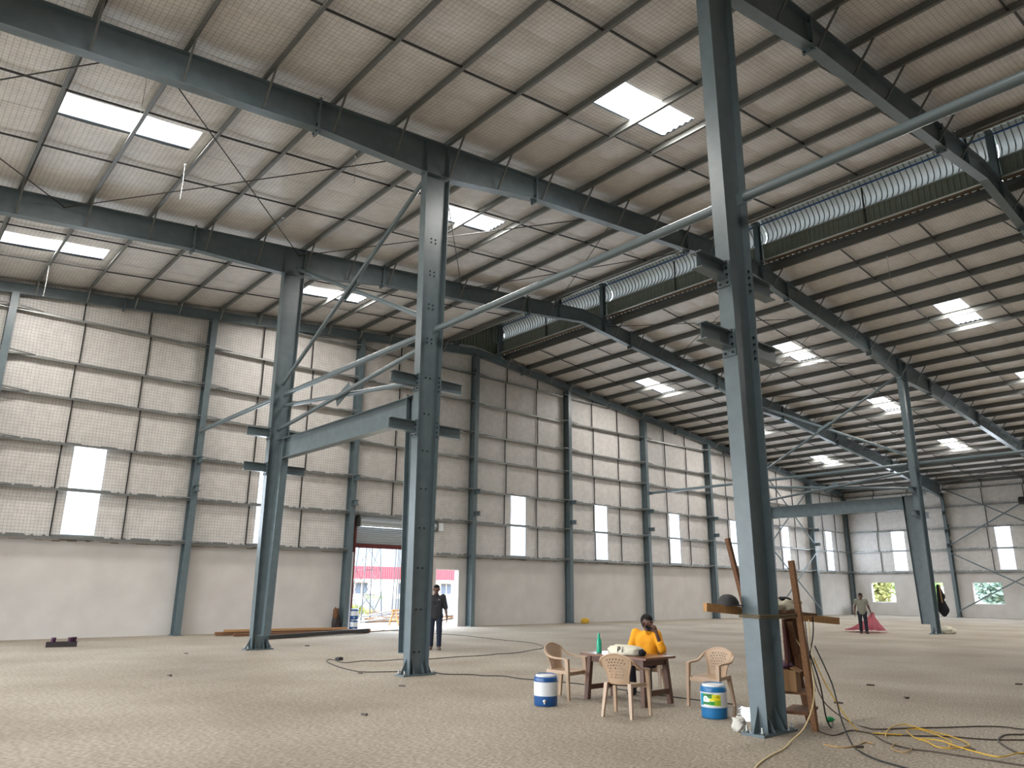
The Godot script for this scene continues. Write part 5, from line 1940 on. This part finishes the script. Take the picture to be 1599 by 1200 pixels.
	# hanging wires under the roof
	for q: Array in [[-18.5, 14.0, 1.0], [-16.8, 10.7, 0.9], [-18.1, 2.4, 1.0], [-13.75, 13.2, 0.7], [-13.75, 9.2, 0.7], [3.4, 18.2, 0.9], [-2.0, 19.5, 0.8], [20.9, 9.5, 1.0], [18.1, 3.2, 1.0], [14.1, 4.0, 0.8]]:
		var t := thing("hanging_wire", "thin wire hanging from a purlin", "wire", Vector3(q[0], rafter_top(q[0]) - q[2], q[1]), 0.0, "wires hanging from the purlins")
		var mb := MB.new()
		mb.tube([Vector3(0, 0, 0), Vector3(0.01, q[2] * 0.5, 0), Vector3(0, q[2] + 0.02, 0)], 0.006, 5)
		part(t, "wire", mb, M.zinc_rail)
		var hk := MB.new()
		hk.box(Vector3(0, q[2] + 0.0, 0), Vector3(0.05, 0.03, 0.05))
		part(t, "clip", hk, M.zinc_rail)

# ------------------------------------------------------------------ people
func hand(mb: MB, wrist: Vector3, along: Vector3, back: Vector3, thumb_side: float, curl: float) -> void:
	var d := along.normalized()
	var b := (back - d * back.dot(d)).normalized()        # the back of the hand
	var s := d.cross(b) * thumb_side                       # towards the thumb
	var bones := [[wrist - d * 0.03, wrist + d * 0.02, 0.026, 0.026]]
	for q: float in [-0.027, -0.009, 0.009, 0.027]:
		bones.append([wrist + d * 0.015 + s * q * 0.7, wrist + d * 0.085 + s * q, 0.015, 0.012])
	var lens := [0.058, 0.072, 0.078, 0.070]
	for k in 4:
		var q := -0.027 + 0.018 * k
		var p := wrist + d * 0.085 + s * q
		var dir := d
		for j in 3:
			dir = dir.rotated(d.cross(b).normalized(), -curl * (0.5 + 0.35 * j)).normalized()
			var e: Vector3 = p + dir * lens[k] * [0.42, 0.32, 0.26][j]
			bones.append([p, e, 0.0088 - 0.0008 * j, 0.0084 - 0.0008 * j])
			p = e
	var tp := wrist + d * 0.028 + s * 0.024
	var te := tp + (d * 0.6 + s * 0.75 - b * 0.2).normalized() * 0.038
	bones.append([wrist + d * 0.01 + s * 0.012, tp, 0.016, 0.013])
	bones.append([tp, te, 0.0115, 0.010])
	bones.append([te, te + (d * 0.95 + s * 0.2 - b * 0.25).normalized() * 0.03, 0.010, 0.008])
	mb.nets(bones, 0.006, 0.008)

func figure(t: Node3D, J: Dictionary, top: Material, bottom: Material, shoes: Material, sleeve: float) -> void:
	var body := MB.new()
	var bones := [
		[J.chest, J.neck - Vector3(0, 0.03, 0), 0.10, 0.06], [J.neck - Vector3(0, 0.03, 0), J.head - Vector3(0, 0.03, 0), 0.056, 0.054],
		[J.chest + (J.sl - J.chest) * 0.35, J.sl, 0.08, 0.058], [J.chest + (J.sr - J.chest) * 0.35, J.sr, 0.08, 0.058],
		[J.sl, J.el, 0.050, 0.040], [J.el, J.wl, 0.040, 0.027], [J.sr, J.er, 0.050, 0.040], [J.er, J.wr, 0.040, 0.027],
		[J.hl, J.kl, 0.084, 0.056], [J.kl, J.al, 0.056, 0.038], [J.hr, J.kr, 0.084, 0.056], [J.kr, J.ar, 0.056, 0.038],
		[J.al, J.tl, 0.036, 0.026], [J.ar, J.tr, 0.036, 0.026]]
	for s: float in [-1.0, 1.0]:
		bones += [[J.pelvis + Vector3(s * 0.065, 0, 0), J.belly + Vector3(s * 0.055, 0, 0), 0.098, 0.092], [J.belly + Vector3(s * 0.055, 0, 0), J.chest + Vector3(s * 0.07, 0, 0), 0.092, 0.104]]
	body.nets(bones, 0.016, 0.035)
	var face: Vector3 = J.face.normalized()
	var right := face.cross(Vector3.UP).normalized()
	var bs := Basis(right, Vector3.UP, -face)
	var h := func(x: float, y: float, z: float) -> Vector3:      # z forward from the middle of the head
		return J.head + bs * Vector3(x, y, -z)
	var hb := [[h.call(0, 0.035, -0.018), h.call(0, 0.02, 0.012), 0.088, 0.082], [h.call(0, -0.02, 0.02), h.call(0, -0.075, 0.05), 0.066, 0.036], [h.call(0, 0.012, 0.092), h.call(0, -0.022, 0.112), 0.009, 0.015],
		[h.call(-0.035, 0.026, 0.086), h.call(0.035, 0.026, 0.086), 0.012, 0.012], [h.call(-0.016, -0.05, 0.083), h.call(0.016, -0.05, 0.083), 0.010, 0.010], [h.call(-0.088, 0.012, -0.01), h.call(-0.094, -0.025, -0.008), 0.014, 0.010], [h.call(0.088, 0.012, -0.01), h.call(0.094, -0.025, -0.008), 0.014, 0.010],
		[h.call(0, -0.06, -0.02), J.neck, 0.05, 0.052]]
	body.nets(hb, 0.008, 0.02)
	hand(body, J.wl, J.handl, J.backl, J.get("thumbl", 1.0), J.get("curll", 0.35))
	hand(body, J.wr, J.handr, J.backr, J.get("thumbr", -1.0), J.get("curlr", 0.35))
	var o := part(t, "body", body, M.skin)
	var eyes := MB.new()
	for x: float in [-0.032, 0.032]:
		eyes.blob(h.call(x, 0.008, 0.078), Vector3.ONE * 0.0125, 0.0, 1, 10)
	part(o, "eyes", eyes, M.eye)
	var hair := MB.new()
	hair.nets([[h.call(0, 0.055, -0.022), h.call(0, 0.065, 0.02), 0.090, 0.072], [h.call(0, 0.02, -0.045), h.call(0, -0.03, -0.05), 0.078, 0.058]], 0.009, 0.03)
	part(t, "hair", hair, M.hair)
	if J.get("beard", false):
		var bd := MB.new()
		bd.nets([[h.call(-0.055, -0.05, 0.03), h.call(0, -0.082, 0.068), 0.030, 0.034], [h.call(0.055, -0.05, 0.03), h.call(0, -0.082, 0.068), 0.030, 0.034]], 0.008, 0.02)
		part(t, "beard", bd, M.hair)
	var shirt := MB.new()
	var g := 0.014
	var hem: Vector3 = J.pelvis + (J.pelvis - J.belly).normalized() * J.get("hem", 0.06)
	var sides := []
	for s: float in [-1.0, 1.0]:
		sides += [[hem + Vector3(s * 0.075, 0, 0), J.belly + Vector3(s * 0.06, 0, 0), 0.104 + g, 0.098 + g], [J.belly + Vector3(s * 0.06, 0, 0), J.chest + Vector3(s * 0.075, 0, 0), 0.098 + g, 0.108 + g]]
	shirt.nets(sides + [[hem + Vector3(0, 0, 0.02), J.belly + Vector3(0, 0, 0.015), 0.104 + g, 0.098 + g], [J.chest, J.neck - Vector3(0, 0.025, 0), 0.105 + g, 0.058 + g],
		[J.chest + (J.sl - J.chest) * 0.35, J.sl, 0.084 + g, 0.058 + g], [J.chest + (J.sr - J.chest) * 0.35, J.sr, 0.084 + g, 0.058 + g],
		[J.sl, J.sl.lerp(J.el, minf(sleeve, 1.0)), 0.062 + g, 0.050 + g], [J.sr, J.sr.lerp(J.er, minf(sleeve, 1.0)), 0.062 + g, 0.050 + g]]
		+ ([[J.el, J.el.lerp(J.wl, sleeve - 1.0), 0.048 + g, 0.038 + g], [J.er, J.er.lerp(J.wr, minf(sleeve - 1.0, J.get("sleeve_r", 1.0))), 0.048 + g, 0.038 + g]] if sleeve > 1.0 else []), 0.016, 0.03)
	part(t, "shirt", shirt, top)
	var col := MB.new()
	for q in 2:
		var s := -1.0 if q == 0 else 1.0
		col.tri_plate(J.neck + bs * Vector3(s * 0.015, -0.055, -0.085), J.neck + bs * Vector3(s * 0.075, 0.005, -0.03), J.neck + bs * Vector3(s * 0.085, -0.05, -0.07), Vector3(0, 0.004, 0.012))
	part(t, "collar", col, top)
	var tr := MB.new()
	tr.nets([[J.pelvis + Vector3(-0.06, 0.03, 0), J.pelvis + Vector3(0.06, 0.03, 0), 0.108, 0.108], [J.pelvis, J.hl, 0.10, 0.104], [J.pelvis, J.hr, 0.10, 0.104], [J.hl, J.kl, 0.098, 0.074], [J.kl, J.al + (J.kl - J.al) * 0.08, 0.074, 0.066], [J.hr, J.kr, 0.098, 0.074], [J.kr, J.ar + (J.kr - J.ar) * 0.08, 0.074, 0.066]], 0.016, 0.03)
	part(t, "trousers", tr, bottom)
	for q: Array in [[J.al, J.tl], [J.ar, J.tr]]:
		var sh := MB.new()
		var hd: Vector3 = (q[1] - q[0])
		hd.y = 0
		sh.nets([[Vector3(q[0].x, 0.045, q[0].z) - hd.normalized() * 0.035, Vector3(q[1].x, 0.036, q[1].z), 0.045, 0.036], [Vector3(q[0].x, 0.05, q[0].z), q[0] + Vector3(0, 0.02, 0), 0.044, 0.042]], 0.011, 0.02)
		part(t, "shoe", sh, shoes)

func standing(arm_out_l: float, arm_out_r: float, stride: float) -> Dictionary:
	return {"pelvis": Vector3(0, 0.93, 0), "belly": Vector3(0, 1.08, 0.01), "chest": Vector3(0, 1.25, 0.0), "neck": Vector3(0, 1.44, 0.0), "head": Vector3(0, 1.56, 0.02), "face": Vector3(0, 0, 1),
		"sl": Vector3(0.185, 1.37, 0), "el": Vector3(0.235 + arm_out_l * 0.5, 1.09, -0.02), "wl": Vector3(0.25 + arm_out_l, 0.84, 0.05), "sr": Vector3(-0.185, 1.37, 0), "er": Vector3(-0.235 - arm_out_r * 0.5, 1.09, -0.02), "wr": Vector3(-0.25 - arm_out_r, 0.84, 0.05),
		"handl": Vector3(0.05, -1, 0.1), "backl": Vector3(1, 0, 0.1), "handr": Vector3(-0.05, -1, 0.1), "backr": Vector3(-1, 0, 0.1),
		"hl": Vector3(0.095, 0.88, 0), "kl": Vector3(0.105, 0.49, 0.03 + stride * 0.5), "al": Vector3(0.11, 0.085, -0.02 + stride), "tl": Vector3(0.135, 0.035, 0.13 + stride),
		"hr": Vector3(-0.095, 0.88, 0), "kr": Vector3(-0.105, 0.49, 0.03 - stride * 0.4), "ar": Vector3(-0.11, 0.085, -0.02 - stride), "tr": Vector3(-0.135, 0.035, 0.13 - stride)}

func build_people() -> void:
	var a := thing("person", "person in dark polo shirt and jeans standing behind the column by the shutter", "person", Vector3(-8.70, 0, 9.95), atan2(-12.2, 17.3))
	var J := standing(0.05, 0.02, 0.06)
	figure(a, J, M.charcoal_shirt, M.jeans, M.shoe, 1.0)
	var lg := MB.new()
	lg.box(Vector3(0.075, 1.30, 0.152), Vector3(0.04, 0.012, 0.006))
	part(a, "chest_logo", lg, M.white_plastic)

	var b := thing("person", "person in grey t-shirt and dark trousers dragging a pink sheet", "person", Vector3(10.25, 0, 12.85), atan2(-0.9, 0.5))
	J = standing(0.10, 0.05, 0.05)
	J.head = Vector3(0, 1.545, 0.05)
	J.face = Vector3(0.1, -0.25, 1)
	figure(b, J, M.grey_tee, M.navy_trousers, M.black_shoe, 0.5)
	b.scale = Vector3.ONE * 0.93

	var c := thing("person", "bearded person in a yellow shirt seated at the wooden table, hand at the face", "person", Vector3(-10.90, 0, 19.0), atan2(-0.93, 0.36))
	J = {"pelvis": Vector3(0, 0.50, -0.06), "belly": Vector3(0, 0.64, -0.09), "chest": Vector3(0.01, 0.80, -0.09), "neck": Vector3(0.03, 0.955, -0.06), "head": Vector3(0.05, 1.075, -0.03), "face": Vector3(0.92, -0.12, 0.42),
		"sl": Vector3(0.18, 0.895, -0.08), "el": Vector3(0.295, 0.68, 0.02), "wl": Vector3(0.235, 0.93, 0.095), "sr": Vector3(-0.175, 0.905, -0.09), "er": Vector3(-0.255, 0.66, -0.02), "wr": Vector3(-0.16, 0.60, 0.20),
		"handl": Vector3(-0.35, 0.95, 0.05), "backl": Vector3(0.6, 0.2, 0.7), "thumbl": -1.0, "curll": 0.7, "handr": Vector3(0.45, 0.08, 0.9), "backr": Vector3(0, 1, 0), "curlr": 0.4, "sleeve_r": 0.85,
		"hl": Vector3(0.095, 0.49, -0.02), "kl": Vector3(0.14, 0.50, 0.36), "al": Vector3(0.14, 0.085, 0.33), "tl": Vector3(0.16, 0.035, 0.47), "hr": Vector3(-0.095, 0.49, -0.02), "kr": Vector3(-0.13, 0.50, 0.36), "ar": Vector3(-0.12, 0.085, 0.30), "tr": Vector3(-0.14, 0.035, 0.44), "beard": true, "hem": 0.02}
	figure(c, J, M.yellow_shirt, M.navy_trousers, M.black_shoe, 1.35)

	# the sheet trailing from the hands of the walking person
	var p := thing("pink_sheet", "bright pink plastic sheet held by the walking person and trailing on the floor", "sheet", Vector3(10.6, 0, 12.9))
	var noise := FastNoiseLite.new()
	noise.seed = 8; noise.frequency = 0.9
	var hl := Vector3(10.62, 0.78, 13.12)
	var rows := []
	for j in 15:
		var v := j / 14.0
		var row := []
		for i in 25:
			var u := i / 24.0
			var foot := Vector3(11.0, 0, 11.45).lerp(Vector3(12.2, 0, 13.0), u) + Vector3(0.5, 0, -0.2) * sin(PI * u)
			var q := hl.lerp(foot, v)
			q.y = 0.78 * pow(1.0 - v, 1.7) + 0.05 + 0.05 * noise.get_noise_2d(u * 9.0, v * 5.0) + 0.10 * sin(u * 22.0) * v * (1.0 - v)
			q.x += 0.06 * noise.get_noise_2d(u * 7.0 + 30.0, v * 4.0)
			q.y = maxf(q.y, 0.008)
			row.append(q)
		rows.append(row)
	var mb := MB.new()
	mb.sheet(rows, Vector3.UP)
	partw(p, "plastic", mb, M.pink_sheet)
